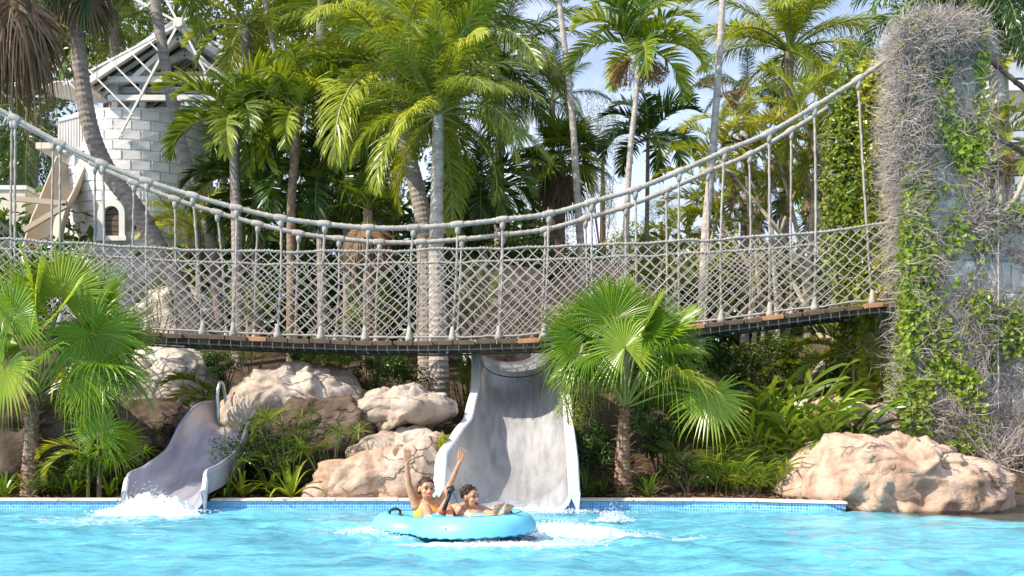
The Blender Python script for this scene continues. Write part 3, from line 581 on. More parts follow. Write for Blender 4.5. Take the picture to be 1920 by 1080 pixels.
creeper(cr3, (Vector((PX1 - .1, 17.2, .35)), X_, Z_, -Y_, 3.2, 4.1), 15000, 14000, d_wall, 11, .075)
vines(cr3, (Vector((PX1, 17.23, .3)), X_, Z_, -Y_, 3, 4), 70, 4)
cap(cr3, 8.6, 17.3, 4.2, 1.6, .3, .22, 1800, 900, 12)
# loose dry branches at the water's edge right of the boulder
b = MB(); random.seed(21)
for _ in range(150):
    p = at(rnd(1850, 1960), rnd(850, 930), 16.6) ; pts = [p]; d = Vector((rnd(-.6, 1), rnd(-.5, .3), rnd(-.2, 1))).normalized()
    for k in range(6): d = (d + Vector((rnd(-1, 1), rnd(-1, 1), rnd(-1, 1))) * .35).normalized(); p = p + d * .13; pts.append(p)
    b.tube(pts, [.012, .011, .01, .008, .006, .005, .003], 4, r=random.random(), cap=False)
tag(b.build('brushwood', M['twig']), 'heap of bare grey branches beside the boulder at the right edge', 'brushwood', kind='stuff')

# ------------------------------------------------------------------ leaf and frond shapes
def ribbon(mb, pts, side, widths, r, m=0, fold=0, nrm=None):
    """thin leaf blade along pts, last point is the tip"""
    i0 = len(mb.v)
    for p, w_ in zip(pts[:-1], widths):
        o = nrm * fold * w_ if (fold and nrm is not None) else Vector((0, 0, 0))
        mb.v += [p - side * w_ * .5 + o, p + side * w_ * .5 + o]
    mb.v.append(pts[-1]); n = len(pts) - 1
    for k in range(n - 1):
        a = i0 + 2 * k; mb.f.append((a, a + 1, a + 3, a + 2)); mb.m.append(m); mb.r.append(r)
    a = i0 + 2 * (n - 1); mb.f.append((a, a + 1, i0 + 2 * n)); mb.m.append(m); mb.r.append(r)
def pinnate(e0, bend, pairs, ll, lw, sweep=(62, 28), vee=25, droop=.35, pet=.16, plumose=0, stalk=.011, rs=0, twist=.3):
    rg = random.Random(rs); mb = MB(); n = 22; P = [Vector((0, 0, 0))]; T = []
    side_c = rg.uniform(-.25, .25)
    for i in range(n):
        t = i / n; e = R(e0 - bend * t ** 1.35); az = side_c * t; d = Vector((math.cos(e) * math.cos(az), math.cos(e) * math.sin(az), math.sin(e))); T.append(d); P.append(P[-1] + d / n)
    T.append(T[-1])
    mb.tube(P, [stalk * (1.5 if i < 2 else 1) * (1 - .85 * i / n) + .0012 for i in range(n + 1)], 5, 1, cap=False)
    roll = rg.uniform(-twist, twist)
    for k in range(pairs):
        if rg.random() < .05: continue
        s = pet + (1 - pet) * (k + .5) / pairs; f = s * n; i = int(f); q = P[i].lerp(P[min(i + 1, n)], f - i); T_ = T[i]
        side = T_.cross(Vector((0, 0, 1))); side = side.normalized() if side.length > .05 else Vector((0, 1, 0)); up = side.cross(T_).normalized()
        rr = roll * s * 2.5; side, up = side * math.cos(rr) + up * math.sin(rr), up * math.cos(rr) - side * math.sin(rr)
        t = (s - pet) / (1 - pet); prof = min(1, .45 + 1.6 * t) * (1 - t ** 3.2) ** .6 + .12
        for sg in (-1, 1):
            sw = R(sweep[0] + (sweep[1] - sweep[0]) * t + rg.uniform(-9, 9) + 7 * math.sin(k * .9)); v = R(vee + rg.uniform(-16, 16) + (rg.uniform(-plumose, plumose) if plumose else 0))
            d = (T_ * math.cos(sw) + (side * sg * math.cos(v) + up * math.sin(v)) * math.sin(sw)).normalized(); L_ = ll * prof * rg.uniform(.88, 1.08)
            dr = droop * rg.uniform(.6, 1.3); pts = [q]; p = q; dd = d.copy()
            for j in range(4):
                p = p + dd * (L_ / 4); pts.append(p); dd = (dd + Vector((0, 0, -1)) * dr * (.5 + .35 * j)).normalized()
            w_ = dd.cross(T_); sd = (T_ - d * T_.dot(d)); sd = sd.normalized() if sd.length > .05 else up
            sd = (sd + up * rg.uniform(-.5, .5)).normalized(); wd = lw * (.75 + .25 * prof) * rg.uniform(.85, 1.1)
            ribbon(mb, pts, sd, [wd * .5, wd, wd * .92, wd * .6], min(1, max(0, rg.gauss(.5, .17) + .15 * t)))
    return mb
def fan(mb, hast, ax, nrm, Rr, n=38, spread=150, droop=.25, split=.40, rs=0, grav=True, cup=.25):
    rg = random.Random(rs); ax = ax.normalized(); nrm = (nrm - ax * nrm.dot(ax)).normalized(); sd = nrm.cross(ax); tint = rg.uniform(-.12, .12)
    for k in range(n):
        a = R(-spread + 2 * spread * (k + .5) / n); da = R(spread / n); L_ = Rr * (1 - .22 * abs(a / R(spread)) ** 2) * rg.uniform(.93, 1.05)
        def dirv(an): return ax * math.cos(an) + sd * math.sin(an)
        d = dirv(a); dl, dr_ = dirv(a - da), dirv(a + da); sideK = (dr_ - dl).normalized(); fo = Rr * .012
        cen = []; le = []; ri = []; dp = droop * (rg.uniform(.5, 1.4) if rg.random() > .14 else rg.uniform(1.5, 2.6)); wob = rg.uniform(-.10, .10)
        for j, f in enumerate((.03, .28, split, .72, .88)):
            g = cup * f * f * Rr * .5; base = lambda v: hast + v * (L_ * f) + nrm * g
            fall = Vector((0, 0, -1)) * (dp * Rr * max(0, f - .3) ** 2 * 1.6) + sideK * wob * Rr * max(0, f - .5)
            if j <= 2: cen.append(base(d) + nrm * fo * f * 2 + fall); le.append(base(dl) - nrm * fo * f + fall); ri.append(base(dr_) - nrm * fo * f + fall)
            else:
                wd = L_ * split * math.sin(da) * (1 - (f - split) / (1 - split)) * .95; c = base(d) + fall; cen.append(c + nrm * fo * .8); le.append(c - sideK * wd); ri.append(c + sideK * wd)
        tip = hast + d * L_ + nrm * cup * Rr * .5 + Vector((0, 0, -1)) * (dp * Rr * .49 * 1.6 * 1.5) + sideK * wob * Rr * .5
        r = min(1, max(0, .5 + tint + rg.uniform(-.14, .14) + (.1 if k % 2 else -.1)))
        i0 = len(mb.v)
        for c, l, q in zip(cen, le, ri): mb.v += [l, c, q]
        mb.v.append(tip)
        for j in range(4):
            x = i0 + 3 * j; mb.f += [(x, x + 1, x + 4, x + 3), (x + 1, x + 2, x + 5, x + 4)]; mb.m += [0, 0]; mb.r += [r, min(1, r + .12)]
        x = i0 + 12; mb.f += [(x, x + 1, i0 + 15), (x + 1, x + 2, i0 + 15)]; mb.m += [0, 0]; mb.r += [r, min(1, r + .12)]
def fanlib(e0, rs, n=30, dr=.35):
    rg = random.Random(rs); mb = MB(); e = R(e0); d0 = Vector((math.cos(e), 0, math.sin(e))); h = d0 * .5 + Vector((0, 0, -.06))
    mb.tube([Vector((0, 0, 0)), d0 * .28, h], [.012, .008, .007], 4, 1)
    e2 = R(e0 - 30); ax = Vector((math.cos(e2), rg.uniform(-.3, .3), math.sin(e2))); nr = Vector((-math.sin(e2), rg.uniform(-.4, .4), math.cos(e2)))
    fan(mb, h, ax, nr, .52, n, 140, dr, .45, rs); return mb
LIB = {}
ELV = (78, 55, 32, 8, -20, -50)
def lib(kind, e):
    key = (kind, e)
    if key not in LIB:
        out = []
        for v in range(2):
            rs = hash((len(kind), e, v)) % 1000
            if kind == 'coco': mb = pinnate(e, 66 + 22 * v, 108, .235, .0085, (64, 22), 6, .42, .15, 0, .012, rs, .5)
            elif kind == 'adon': mb = pinnate(e, 95 + 12 * v, 42, .30, .030, (66, 30), 30, .22, .14, 0, .013, rs, .3)
            elif kind == 'areca': mb = pinnate(e, 68 + 15 * v, 44, .26, .019, (55, 25), 28, .16, .22, 0, .010, rs, .3)
            elif kind == 'royal': mb = pinnate(e, 75 + 12 * v, 95, .20, .012, (75, 35), 0, .45, .10, 50, .014, rs, .2)
            elif kind == 'fan': mb = fanlib(e, rs)
            elif kind == 'skirt': mb = fanlib(e, rs, 22, .7)
            out.append(mb.mesh(kind + '_frond', (M['mid'], M['rachis'])))
        LIB[key] = out
    return LIB[key]
def crown(root, c, Lf, kind, n, m, emix, seed=0, nm='frond', mats2=None, squash=1):
    """fronds spiral out of the crown point; emix: elevations from the youngest to the oldest"""
    rg = random.Random(seed); stalk = M['rachis']
    for i in range(n):
        e = emix[min(len(emix) - 1, int(i * len(emix) / n))]; az = i * 2.39996 + rg.uniform(-.25, .25); s = Lf * rg.uniform(.85, 1.1)
        me = rg.choice(lib(kind, e)); mm = m
        if mats2 and rg.random() < mats2[1]: mm = mats2[0]
        mx = Matrix.Translation(c) @ Matrix.Rotation(az, 4, 'Z') @ Matrix.Rotation(R(rg.uniform(-9, 9)), 4, 'Y') @ Matrix.Diagonal((s, s, s * squash, 1))
        link(nm, me, root, mx, (M[mm] if isinstance(mm, str) else mm, stalk))
def trunk(root, pts, rad, m, rings=.10, name='trunk'):
    P = catmull(pts, 22); n = len(P); mb = MB(); rr = []
    tot = sum((P[i + 1] - P[i]).length for i in range(n - 1)); rg = random.Random(n)
    Q = []; 
    cnt = max(20, min(130, int(tot / rings) * 2)); acc = [0]
    for i in range(n - 1): acc.append(acc[-1] + (P[i + 1] - P[i]).length)
    for j in range(cnt + 1):
        s = tot * j / cnt; i = max(0, min(n - 2, int(np.searchsorted(acc, s)) - 1)); k = (s - acc[i]) / max(1e-6, acc[i + 1] - acc[i]); Q.append(P[i].lerp(P[i + 1], k))
        r = interp(j / cnt, rad); rr.append(r * (1.035 if j % 2 else .97) * rg.uniform(.985, 1.015))
    mb.tube(Q, rr, 14); return mb.build(name, m, root, False)
def palm(label, Y, tr, wpx, kind, Lpx, n, m, emix=(78, 55, 55, 32, 32, 8, 8, -20), seed=0, bark='bark', name='palm_tree', cat='palm', extra=None, mats2=None, dY=0, group=None):
    """tr: trunk way-points in the photograph from the crown down; wpx: trunk width there"""
    k = Y / F; pts = [at(x, y, Y + dY * i / max(1, len(tr) - 1)) for i, (x, y) in enumerate(tr)]; base = pts[-1]
    g = ground(base.x, base.y); 
    if base.z > g: base = Vector((base.x + (pts[-1].x - pts[-2].x) * .2, base.y, g - .05)); pts.append(base)
    root = thing(name, label, cat, base, group); loc = [p - base for p in pts]; N_ = len(loc)
    trunk(root, loc, [(i / (len(wpx) - 1), w_ * k / 2) for i, w_ in enumerate(wpx)], M[bark])
    if n: crown(root, loc[0], Lpx * k, kind, n, m, emix, seed, mats2=mats2)
    if extra: extra(root, loc[0], k)
    return root
def skirt(n, Lf, seed, kind='skirt'):
    def f(root, c, k):
        crown(root, c - Vector((0, 0, .1)), Lf * k, kind, n, 'dry', (-50, -50), seed, 'dead_frond')
    return f
def fruits(root, c, k):
    rg = random.Random(4)
    for j in range(5):
        b = MB(); az = rg.uniform(0, 6.28); d = Vector((math.cos(az), math.sin(az), -.2)); s0 = c + Vector((0, 0, -.15))
        for q in range(26):
            e = (d + Vector((rg.gauss(0, .55), rg.gauss(0, .55), rg.gauss(-.5, .4)))).normalized(); p1 = s0 + d * .18; p2 = p1 + e * .22 + Vector((0, 0, -.02)); p3 = p2 + e * .18 + Vector((0, 0, -.12))
            b.tube([s0, p1, p2, p3], [.012, .008, .005, .003], 3, r=rg.random(), cap=False)
            for _ in range(9):
                t = rg.random(); w_ = p2.lerp(p3, t) + Vector((rg.gauss(0, .015),) * 3); rr = .013
                b.tube([w_ + Vector((0, 0, rr)), w_, w_ - Vector((0, 0, rr))], [.004, rr, .004], 4, r=rg.random())
        b.build('fruit_cluster', M['fruit'], root)
# leafy masses
def leafball(n, ls, seed, clump=26, elong=1.6, fill=.55):
    rg = random.Random(seed); mb = MB(); cs = []
    for _ in range(clump):
        v = Vector((rg.gauss(0, 1), rg.gauss(0, 1), rg.gauss(0, 1))).normalized() * rg.uniform(fill, .92); cs.append((v, rg.uniform(.16, .34), rg.random()))
    for _ in range(n):
        c, r, t = rg.choice(cs); v = Vector((rg.gauss(0, 1), rg.gauss(0, 1), rg.gauss(0, 1))).normalized(); p = c + v * r * rg.uniform(.6, 1.1)
        nn = (v + Vector((0, 0, .6)) + Vector((rg.gauss(0, .4), rg.gauss(0, .4), rg.gauss(0, .4)))).normalized(); d = Vector((rg.gauss(0, 1), rg.gauss(0, 1), rg.gauss(-.3, .6))); d = (d - nn * d.dot(nn)).normalized()
        l = ls * rg.uniform(.6, 1.3); leaf4(mb, p, d, nn, l, l / elong, min(1, max(0, .25 + .35 * t + rg.uniform(0, .4))))
    return mb.mesh('foliage', (M['mid'],))
BALL = {}
def ball(kind, v):
    if (kind, v) not in BALL:
        p = dict(tree=(4200, .075, 40, 1.9), bush=(2600, .10, 22, 1.7), fine=(3600, .055, 26, 2.0), big=(1100, .22, 16, 2.4), feather=(5200, .085, 44, 9))[kind]
        BALL[(kind, v)] = leafball(p[0], p[1], v * 7 + len(kind), p[2], p[3], .35 if kind != 'feather' else .5)
    return BALL[(kind, v)]
def bush(label, px, py, Y, wpx, hpx, m, kind='bush', v=0, cat='shrub', name='shrub', dep=.8, rot=0, trunk_=False, group=None):
    k = Y / F; c = at(px, py, Y); g = ground(c.x, c.y); hz = hpx * k / 2; root = thing(name, label, cat, Vector((c.x, c.y, min(g, c.z - hz * .6))), group)
    o = c - root.location; rx = wpx * k / 2; mx = Matrix.Translation(o) @ Matrix.Rotation(rot, 4, 'Z') @ Matrix.Diagonal((rx, max(.25, rx * dep), hz, 1))
    link('foliage' if not trunk_ else 'crown', ball(kind, v % 3), root, mx, (M[m],))
    b = MB(); rg = random.Random(v)
    if trunk_: b.tube([Vector((0, 0, -.1)), o * .5, o + Vector((0, 0, hz * .2))], [.16, .12, .05], 7)
    for _ in range(7):
        e = o + Vector((rg.uniform(-.7, .7) * rx, rg.uniform(-.5, .5) * rx * dep, rg.uniform(-.4, .7) * hz)); s = Vector((rg.uniform(-.08, .08), rg.uniform(-.08, .08), 0)) if not trunk_ else o * .5
        b.tube([s, s.lerp(e, .5) + Vector((rg.uniform(-.08, .08), 0, .05)), e], [.022, .014, .006], 4)
    b.build('trunk' if trunk_ else 'stem', M['twig_dark'], root); return root

# ------------------------------------------------------------------ background trees
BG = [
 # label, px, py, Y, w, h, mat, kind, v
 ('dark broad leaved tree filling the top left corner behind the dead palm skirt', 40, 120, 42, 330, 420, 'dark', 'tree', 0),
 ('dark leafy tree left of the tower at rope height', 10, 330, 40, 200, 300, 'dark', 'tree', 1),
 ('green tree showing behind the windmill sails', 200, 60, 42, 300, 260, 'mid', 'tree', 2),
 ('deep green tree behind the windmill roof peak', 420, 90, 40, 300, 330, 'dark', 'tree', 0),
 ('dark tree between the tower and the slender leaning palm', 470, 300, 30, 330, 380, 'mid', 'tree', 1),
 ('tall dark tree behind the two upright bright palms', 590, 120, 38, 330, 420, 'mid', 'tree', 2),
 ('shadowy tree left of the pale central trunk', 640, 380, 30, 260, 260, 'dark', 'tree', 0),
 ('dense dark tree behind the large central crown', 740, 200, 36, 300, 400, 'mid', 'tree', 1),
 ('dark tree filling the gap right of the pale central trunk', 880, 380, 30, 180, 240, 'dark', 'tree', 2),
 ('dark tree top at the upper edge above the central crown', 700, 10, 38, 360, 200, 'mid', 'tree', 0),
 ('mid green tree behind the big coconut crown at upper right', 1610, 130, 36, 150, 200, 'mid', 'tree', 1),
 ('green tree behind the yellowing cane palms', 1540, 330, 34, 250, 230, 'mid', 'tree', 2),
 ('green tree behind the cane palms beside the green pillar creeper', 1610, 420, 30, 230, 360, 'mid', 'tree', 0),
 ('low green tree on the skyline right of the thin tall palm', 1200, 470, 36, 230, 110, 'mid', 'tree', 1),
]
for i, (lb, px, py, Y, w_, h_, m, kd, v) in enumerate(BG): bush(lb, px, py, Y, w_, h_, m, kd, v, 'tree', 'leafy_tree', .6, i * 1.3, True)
FE = [('pale feathery tree right of the central crown on the skyline', 1000, 400, 33, 190, 180), ('wispy pale pine like tree behind the thin tall palm', 1130, 300, 36, 130, 320), ('thin feathery tree low behind the dark small palm', 1240, 430, 36, 130, 140)]
for i, (lb, px, py, Y, w_, h_) in enumerate(FE): bush(lb, px, py, Y, w_, h_, 'pale', 'feather', i, 'tree', 'feathery_tree', .6, i, True)

# ------------------------------------------------------------------ hedge and shrub band behind the bridge
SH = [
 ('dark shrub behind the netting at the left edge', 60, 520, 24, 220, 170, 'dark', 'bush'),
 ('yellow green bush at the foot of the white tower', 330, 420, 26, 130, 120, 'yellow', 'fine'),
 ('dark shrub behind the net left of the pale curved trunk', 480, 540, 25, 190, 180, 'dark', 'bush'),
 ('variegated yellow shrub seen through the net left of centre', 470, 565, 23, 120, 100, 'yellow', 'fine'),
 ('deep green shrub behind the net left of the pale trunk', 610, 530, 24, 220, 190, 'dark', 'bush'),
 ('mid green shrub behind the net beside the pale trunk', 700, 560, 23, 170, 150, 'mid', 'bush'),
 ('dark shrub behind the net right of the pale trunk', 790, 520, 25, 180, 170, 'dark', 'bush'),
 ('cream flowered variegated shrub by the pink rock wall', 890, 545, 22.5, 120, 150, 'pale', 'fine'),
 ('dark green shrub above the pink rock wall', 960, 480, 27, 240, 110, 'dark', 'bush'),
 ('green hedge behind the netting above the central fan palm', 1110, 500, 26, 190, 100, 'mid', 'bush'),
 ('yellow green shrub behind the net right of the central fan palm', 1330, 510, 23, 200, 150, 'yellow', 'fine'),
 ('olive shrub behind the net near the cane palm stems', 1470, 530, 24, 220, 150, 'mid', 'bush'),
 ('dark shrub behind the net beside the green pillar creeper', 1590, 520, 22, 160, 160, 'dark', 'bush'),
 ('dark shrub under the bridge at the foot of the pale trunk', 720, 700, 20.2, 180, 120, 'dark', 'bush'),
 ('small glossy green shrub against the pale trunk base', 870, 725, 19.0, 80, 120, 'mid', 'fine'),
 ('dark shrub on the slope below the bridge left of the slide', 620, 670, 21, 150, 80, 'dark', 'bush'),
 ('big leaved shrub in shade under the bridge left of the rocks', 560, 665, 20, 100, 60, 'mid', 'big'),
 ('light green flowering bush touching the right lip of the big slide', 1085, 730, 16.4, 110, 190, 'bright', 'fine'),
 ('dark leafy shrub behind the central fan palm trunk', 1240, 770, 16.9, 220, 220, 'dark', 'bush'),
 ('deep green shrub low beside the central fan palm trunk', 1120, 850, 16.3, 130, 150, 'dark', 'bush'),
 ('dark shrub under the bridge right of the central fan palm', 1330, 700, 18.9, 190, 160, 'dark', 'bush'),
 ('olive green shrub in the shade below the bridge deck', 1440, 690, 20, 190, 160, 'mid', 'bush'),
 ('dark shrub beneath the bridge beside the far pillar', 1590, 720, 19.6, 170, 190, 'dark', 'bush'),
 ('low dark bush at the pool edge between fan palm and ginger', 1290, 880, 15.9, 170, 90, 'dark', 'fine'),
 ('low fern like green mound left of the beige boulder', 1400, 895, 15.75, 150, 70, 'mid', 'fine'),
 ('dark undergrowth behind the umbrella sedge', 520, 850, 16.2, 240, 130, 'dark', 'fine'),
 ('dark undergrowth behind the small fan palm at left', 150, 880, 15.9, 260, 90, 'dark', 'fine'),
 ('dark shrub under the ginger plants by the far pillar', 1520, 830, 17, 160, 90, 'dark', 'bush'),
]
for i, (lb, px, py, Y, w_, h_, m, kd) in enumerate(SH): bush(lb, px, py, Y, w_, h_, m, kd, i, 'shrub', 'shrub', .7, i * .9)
# unbroken green beyond everything, at the foot of the trees
b = MB(); rg = random.Random(5)
for _ in range(36000):
    X = rg.uniform(-22, 22); Y = rg.uniform(29, 34); z = 2.2 + rg.uniform(0, 1) * ((4.6 if X < 1 else 3.5) + .9 * noise.noise(Vector((X * .4, Y, 0)))) * (.86 if 1.6 < X < 3.2 else 1)
    n = Vector((rg.gauss(0, .6), rg.gauss(-.6, .6), 1)).normalized(); d = Vector((rg.gauss(0, 1), rg.gauss(0, 1), rg.gauss(0, .5))).normalized(); l = rg.uniform(.25, .65); leaf4(b, Vector((X, Y, z)), d, n, l, l * .4, rg.random())
tag(b.build('far_undergrowth', M['dark']), kind='stuff')

# ------------------------------------------------------------------ palms
YG = ('yellow', .15)
palm('leaning ringed palm trunk curving in front of the white tower from the top edge', 24, [(140, -60), (143, 40), (153, 150), (172, 250), (205, 325), (250, 385), (295, 460), (335, 540), (372, 620)], (22, 27, 30, 32, 34, 36, 40), 'fan', 125, 22, 'blue', (8, -20, -50, -50), 1, extra=skirt(6, 110, 2), mats2=('dry', .1))
palm('tall palm with an orange brown dead skirt at the top left corner', 22, [(-2, -60), (-12, 60), (-22, 200), (-35, 400), (-40, 600)], (26, 28, 30), 'fan', 130, 14, 'blue', (8, -20, -50), 3, extra=skirt(44, 185, 4))
palm('slim palm trunk passing in front of the windmill roof', 25, [(290, -140), (292, 0), (305, 90), (320, 180), (345, 290), (372, 370), (395, 450), (410, 560)], (18, 20, 22, 24), 'coco', 230, 12, 'mid', seed=5)
palm('very thin leaning palm trunk above the two bright crowns', 26, [(480, -120), (497, 0), (520, 120), (560, 260), (590, 420)], (8, 9, 11), 'coco', 200, 12, 'mid', seed=6, bark='bark_pale')
palm('grey palm trunk left of the large central crown', 25, [(608, -120), (605, 0), (600, 120), (603, 300), (608, 420), (612, 560)], (18, 20, 22, 24), 'coco', 240, 12, 'mid', seed=7)
palm('largest coconut palm with a pale thick trunk in the centre', 20.0, [(822, 215), (820, 330), (818, 470), (821, 620), (824, 780)], (22, 24, 29, 36, 48), 'coco', 238, 36, 'bright', (78, 78, 55, 55, 32, 32, 8, 8, -20), 8, 'bark_pale', mats2=('mid', .45))
palm('thick darker coconut palm leaning left behind the central trunk', 22, [(740, 130), (755, 250), (778, 340), (795, 430), (800, 600)], (26, 30, 34, 36), 'coco', 285, 30, 'bright', (78, 78, 55, 55, 32, 32, 8, -20), 9, mats2=('mid', .35))
palm('coconut palm with yellowing fronds low behind the leaning trunk', 23.5, [(700, 260), (705, 350), (710, 450), (712, 600)], (20, 24, 26), 'coco', 190, 18, 'yellow', (78, 55, 32, 8, -20, -50), 10)
palm('tall bright coconut palm behind the central crown with upright fronds', 25, [(850, 60), (845, 200), (840, 400), (838, 560)], (22, 24, 26), 'coco', 280, 22, 'mid', (78, 55, 55, 32, 32, 8, -20), 11)
palm('coconut palm at the top edge left of the central crown', 27, [(690, 20), (680, 200), (676, 400)], (20, 22, 24), 'coco', 270, 20, 'mid', seed=12, mats2=YG)
palm('coconut palm with grey green drooping fronds right of the central crown', 26, [(945, 110), (938, 260), (935, 500)], (16, 18, 20), 'coco', 190, 16, 'mid', (55, 32, 8, 8, -20, -50), 13)
palm('small coconut palm against the sky left of the thin tall trunk', 31, [(1035, 190), (1035, 340), (1038, 500)], (12, 13, 14), 'coco', 120, 14, 'blue', (78, 55, 32, 8, -20), 14)
palm('very tall thin palm trunk crossing the open sky', 24, [(1040, -150), (1049, 0), (1064, 130), (1076, 260), (1083, 380), (1092, 520)], (9, 11, 14, 18), 'royal', 150, 14, 'blue', (32, 8, -20), 15, 'bark_pale')
palm('slender palm with a red brown fruit cluster under its arching crown', 20.5, [(1197, 92), (1193, 180), (1182, 280), (1176, 380), (1172, 500), (1172, 640)], (9, 11, 13, 14), 'adon', 155, 17, 'mid', (78, 55, 55, 32, 32, 8, 8), 16, 'bark_pale', extra=fruits, mats2=('bright', .5))
palm('small dark palm low on the skyline right of the fruiting palm', 27, [(1215, 262), (1214, 350), (1212, 500)], (7, 9, 10), 'adon', 125, 16, 'dark', (78, 55, 32, 8, 8), 17)
palm('sabal palm with a brown skirt behind the thin tall trunk', 26, [(1050, 300), (1050, 400), (1051, 520)], (20, 18, 18), 'fan', 112, 34, 'mid', (78, 55, 32, 32, 8, 8, -20, -20), 18, 'bark_fibre', extra=skirt(12, 90, 19), mats2=YG)
palm('tall straight grey palm trunk rising behind the right half of the net', 21, [(1362, -110), (1355, 0), (1346, 150), (1333, 320), (1322, 450), (1316, 600), (1308, 740)], (11, 13, 16, 18), 'coco', 150, 10, 'blue', (32, 8, -20), 20, 'bark_pale')
palm('coconut palm with a tall spreading crown at the upper right', 27, [(1480, 95), (1476, 200), (1470, 400)], (18, 20, 22), 'coco', 235, 24, 'bright', (78, 78, 55, 32, 32, 8, -20), 21, mats2=YG)
palm('coconut palm with curtain like fronds left of the upper right crown', 29, [(1400, 170), (1398, 300), (1396, 450)], (14, 16, 18), 'coco', 115, 12, 'blue', (55, 32, 8, 8, -20), 22)
palm('royal palm with dark drooping plumes above the dry creeper pillar', 22, [(1832, 8), (1862, 100), (1880, 300), (1890, 520)], (26, 30, 34), 'royal', 235, 24, 'dark', (55, 32, 32, 8, 8, -20), 23, 'bark_pale')
palm('dark glossy palm with fronds hanging over the white tower', 22.5, [(440, 225), (440, 320), (444, 440), (446, 600)], (18, 20, 24), 'adon', 160, 20, 'mid', (78, 55, 55, 32, 8, 8, -20), 24, mats2=('bright', .3))
palm('dark palm behind the glossy one beside the tower', 24, [(480, 345), (480, 420), (482, 600)], (16, 18, 20), 'adon', 150, 18, 'dark', (55, 32, 8, 8, -20), 25)
palm('bright upright palm with a stringy dark stem', 22, [(560, 205), (552, 300), (546, 400), (545, 600)], (18, 16, 16), 'adon', 150, 18, 'mid', (78, 55, 55, 32, 8, -20), 26, 'bark_fibre', mats2=('bright', .3))
palm('dark low palm under the bright upright one', 23, [(600, 330), (602, 420), (605, 600)], (18, 18, 20), 'adon', 150, 16, 'dark', (78, 55, 32, 8, -20), 27)
palm('palm with orange tinted drooping fronds above the windmill roof', 27, [(460, 50), (465, 200), (470, 400)], (18, 18, 20), 'areca', 150, 20, 'yellow', (55, 32, 8, -20, -50), 28)
palm('coconut palm behind the windmill at the top left', 36, [(215, 40), (215, 200), (215, 400)], (18, 20, 22), 'coco', 190, 20, 'mid', (78, 55, 32, 8, -20), 29)
palm('drooping dark palm left of the tower above the beige chute', 34, [(60, 230), (62, 330), (62, 500)], (18, 20, 22), 'coco', 170, 18, 'dark', (55, 32, 8, -20, -50), 30)
palm('small fan palm with a brown skirt behind the net left of the pale trunk', 22, [(690, 395), (690, 440), (690, 560)], (18, 20, 20), 'fan', 90, 12, 'mid', (78, 55, 32), 31, 'bark_fibre', extra=skirt(14, 85, 32))
palm('small green palm at the tower foot behind the netting', 25, [(370, 430), (372, 480), (374, 580)], (12, 12, 14), 'areca', 110, 14, 'yellow', (78, 55, 32, 8), 33)
palm('dark palm crown right of the pale central trunk', 24, [(905, 340), (905, 420), (905, 560)], (16, 18, 18), 'adon', 150, 20, 'dark', (55, 32, 8, -20, -50), 34)
palm('banana like broad crown palm low left of the leaning dark trunk', 23, [(650, 420), (650, 460), (650, 560)], (14, 14, 16), 'adon', 110, 12, 'mid', (78, 55, 32, 8), 35)
palm('yellowing palm right of the pillar below the royal palm', 21.5, [(1872, 262), (1880, 330), (1868, 420), (1850, 480)], (8, 10, 12), 'areca', 105, 20, 'yellow', (78, 55, 32, 8, -20), 36, extra=skirt(8, 60, 36), bark='stem')
palm('bright fan leaved palm right of the pillar top', 22.5, [(1885, 120), (1888, 250), (1890, 420)], (10, 11, 12), 'areca', 95, 16, 'bright', (78, 55, 32, 8), 37, bark='stem')
palm('thin leaning palm stem right of the pillar in front of the hotel', 20.5, [(1935, 300), (1905, 370), (1862, 430), (1852, 500)], (9, 9, 10), 'areca', 80, 10, 'mid', (55, 32, 8), 38, bark='stem')
# cane palm clumps
def clump(label, Y, px, py, stems, Lpx, m, seed, mats2=None, n=7, bark='stem', cat='palm clump'):
    rg = random.Random(seed); k = Y / F; c = at(px, py, Y); g = ground(c.x, c.y); base = Vector((c.x, c.y, g)); root = thing('cane_palm', label, cat, base, 'cane palm clumps on the slope behind the right half of the bridge')
    for i, (tx, ty) in enumerate(stems):
        o = Vector((rg.uniform(-.9, .9), rg.uniform(-.5, .5), -.05)); t = at(tx, ty, Y + rg.uniform(-.8, .8)) - base; mid = o.lerp(t, .5) + Vector((-(t.x - o.x) * .12, 0, .1))
        P = catmull([o, mid, t], 10); b = MB(); b.tube(P, [(.050 if j % 3 else .057) * (1 - .25 * j / len(P)) for j in range(len(P))], 7); b.build('cane', M[bark], root)
        crown(root, t, Lpx * k, 'areca', n, m, (78, 55, 32, 32, 8, -20), seed * 10 + i, mats2=mats2)
        crown(root, t - Vector((0, 0, .1)), Lpx * k * .6, 'areca', 2, 'dry', (-50, -50), seed * 10 + i, nm='dead_frond')
clump('yellow green cane palm clump with many bare stems behind the net right of centre', 23, 1500, 600, [(1380, 235), (1430, 270), (1462, 300), (1400, 330), (1350, 300), (1320, 340), (1485, 250)], 120, 'yellow', 1, ('dry', .12))
clump('taller cane palm clump with grey canes beside the green pillar creeper', 22, 1590, 600, [(1500, 215), (1545, 180), (1590, 230), (1560, 250), (1620, 260), (1520, 290)], 120, 'bright', 2, ('yellow', .4))
clump('low leafy cane palm clump left of the straight grey trunk', 24, 1290, 560, [(1290, 440), (1340, 420), (1250, 465)], 95, 'yellow', 3, ('bright', .5))
clump('bright golden cane palm clump in the gap under the bridge', 19.9, 1560, 800, [(1545, 700), (1575, 660), (1600, 690)], 105, 'yellow', 4, ('bright', .4))
clump('dark caned palm clump behind the hotel side of the pillar', 24, 1900, 560, [(1880, 330), (1910, 370)], 90, 'mid', 5, ('dry', .3))
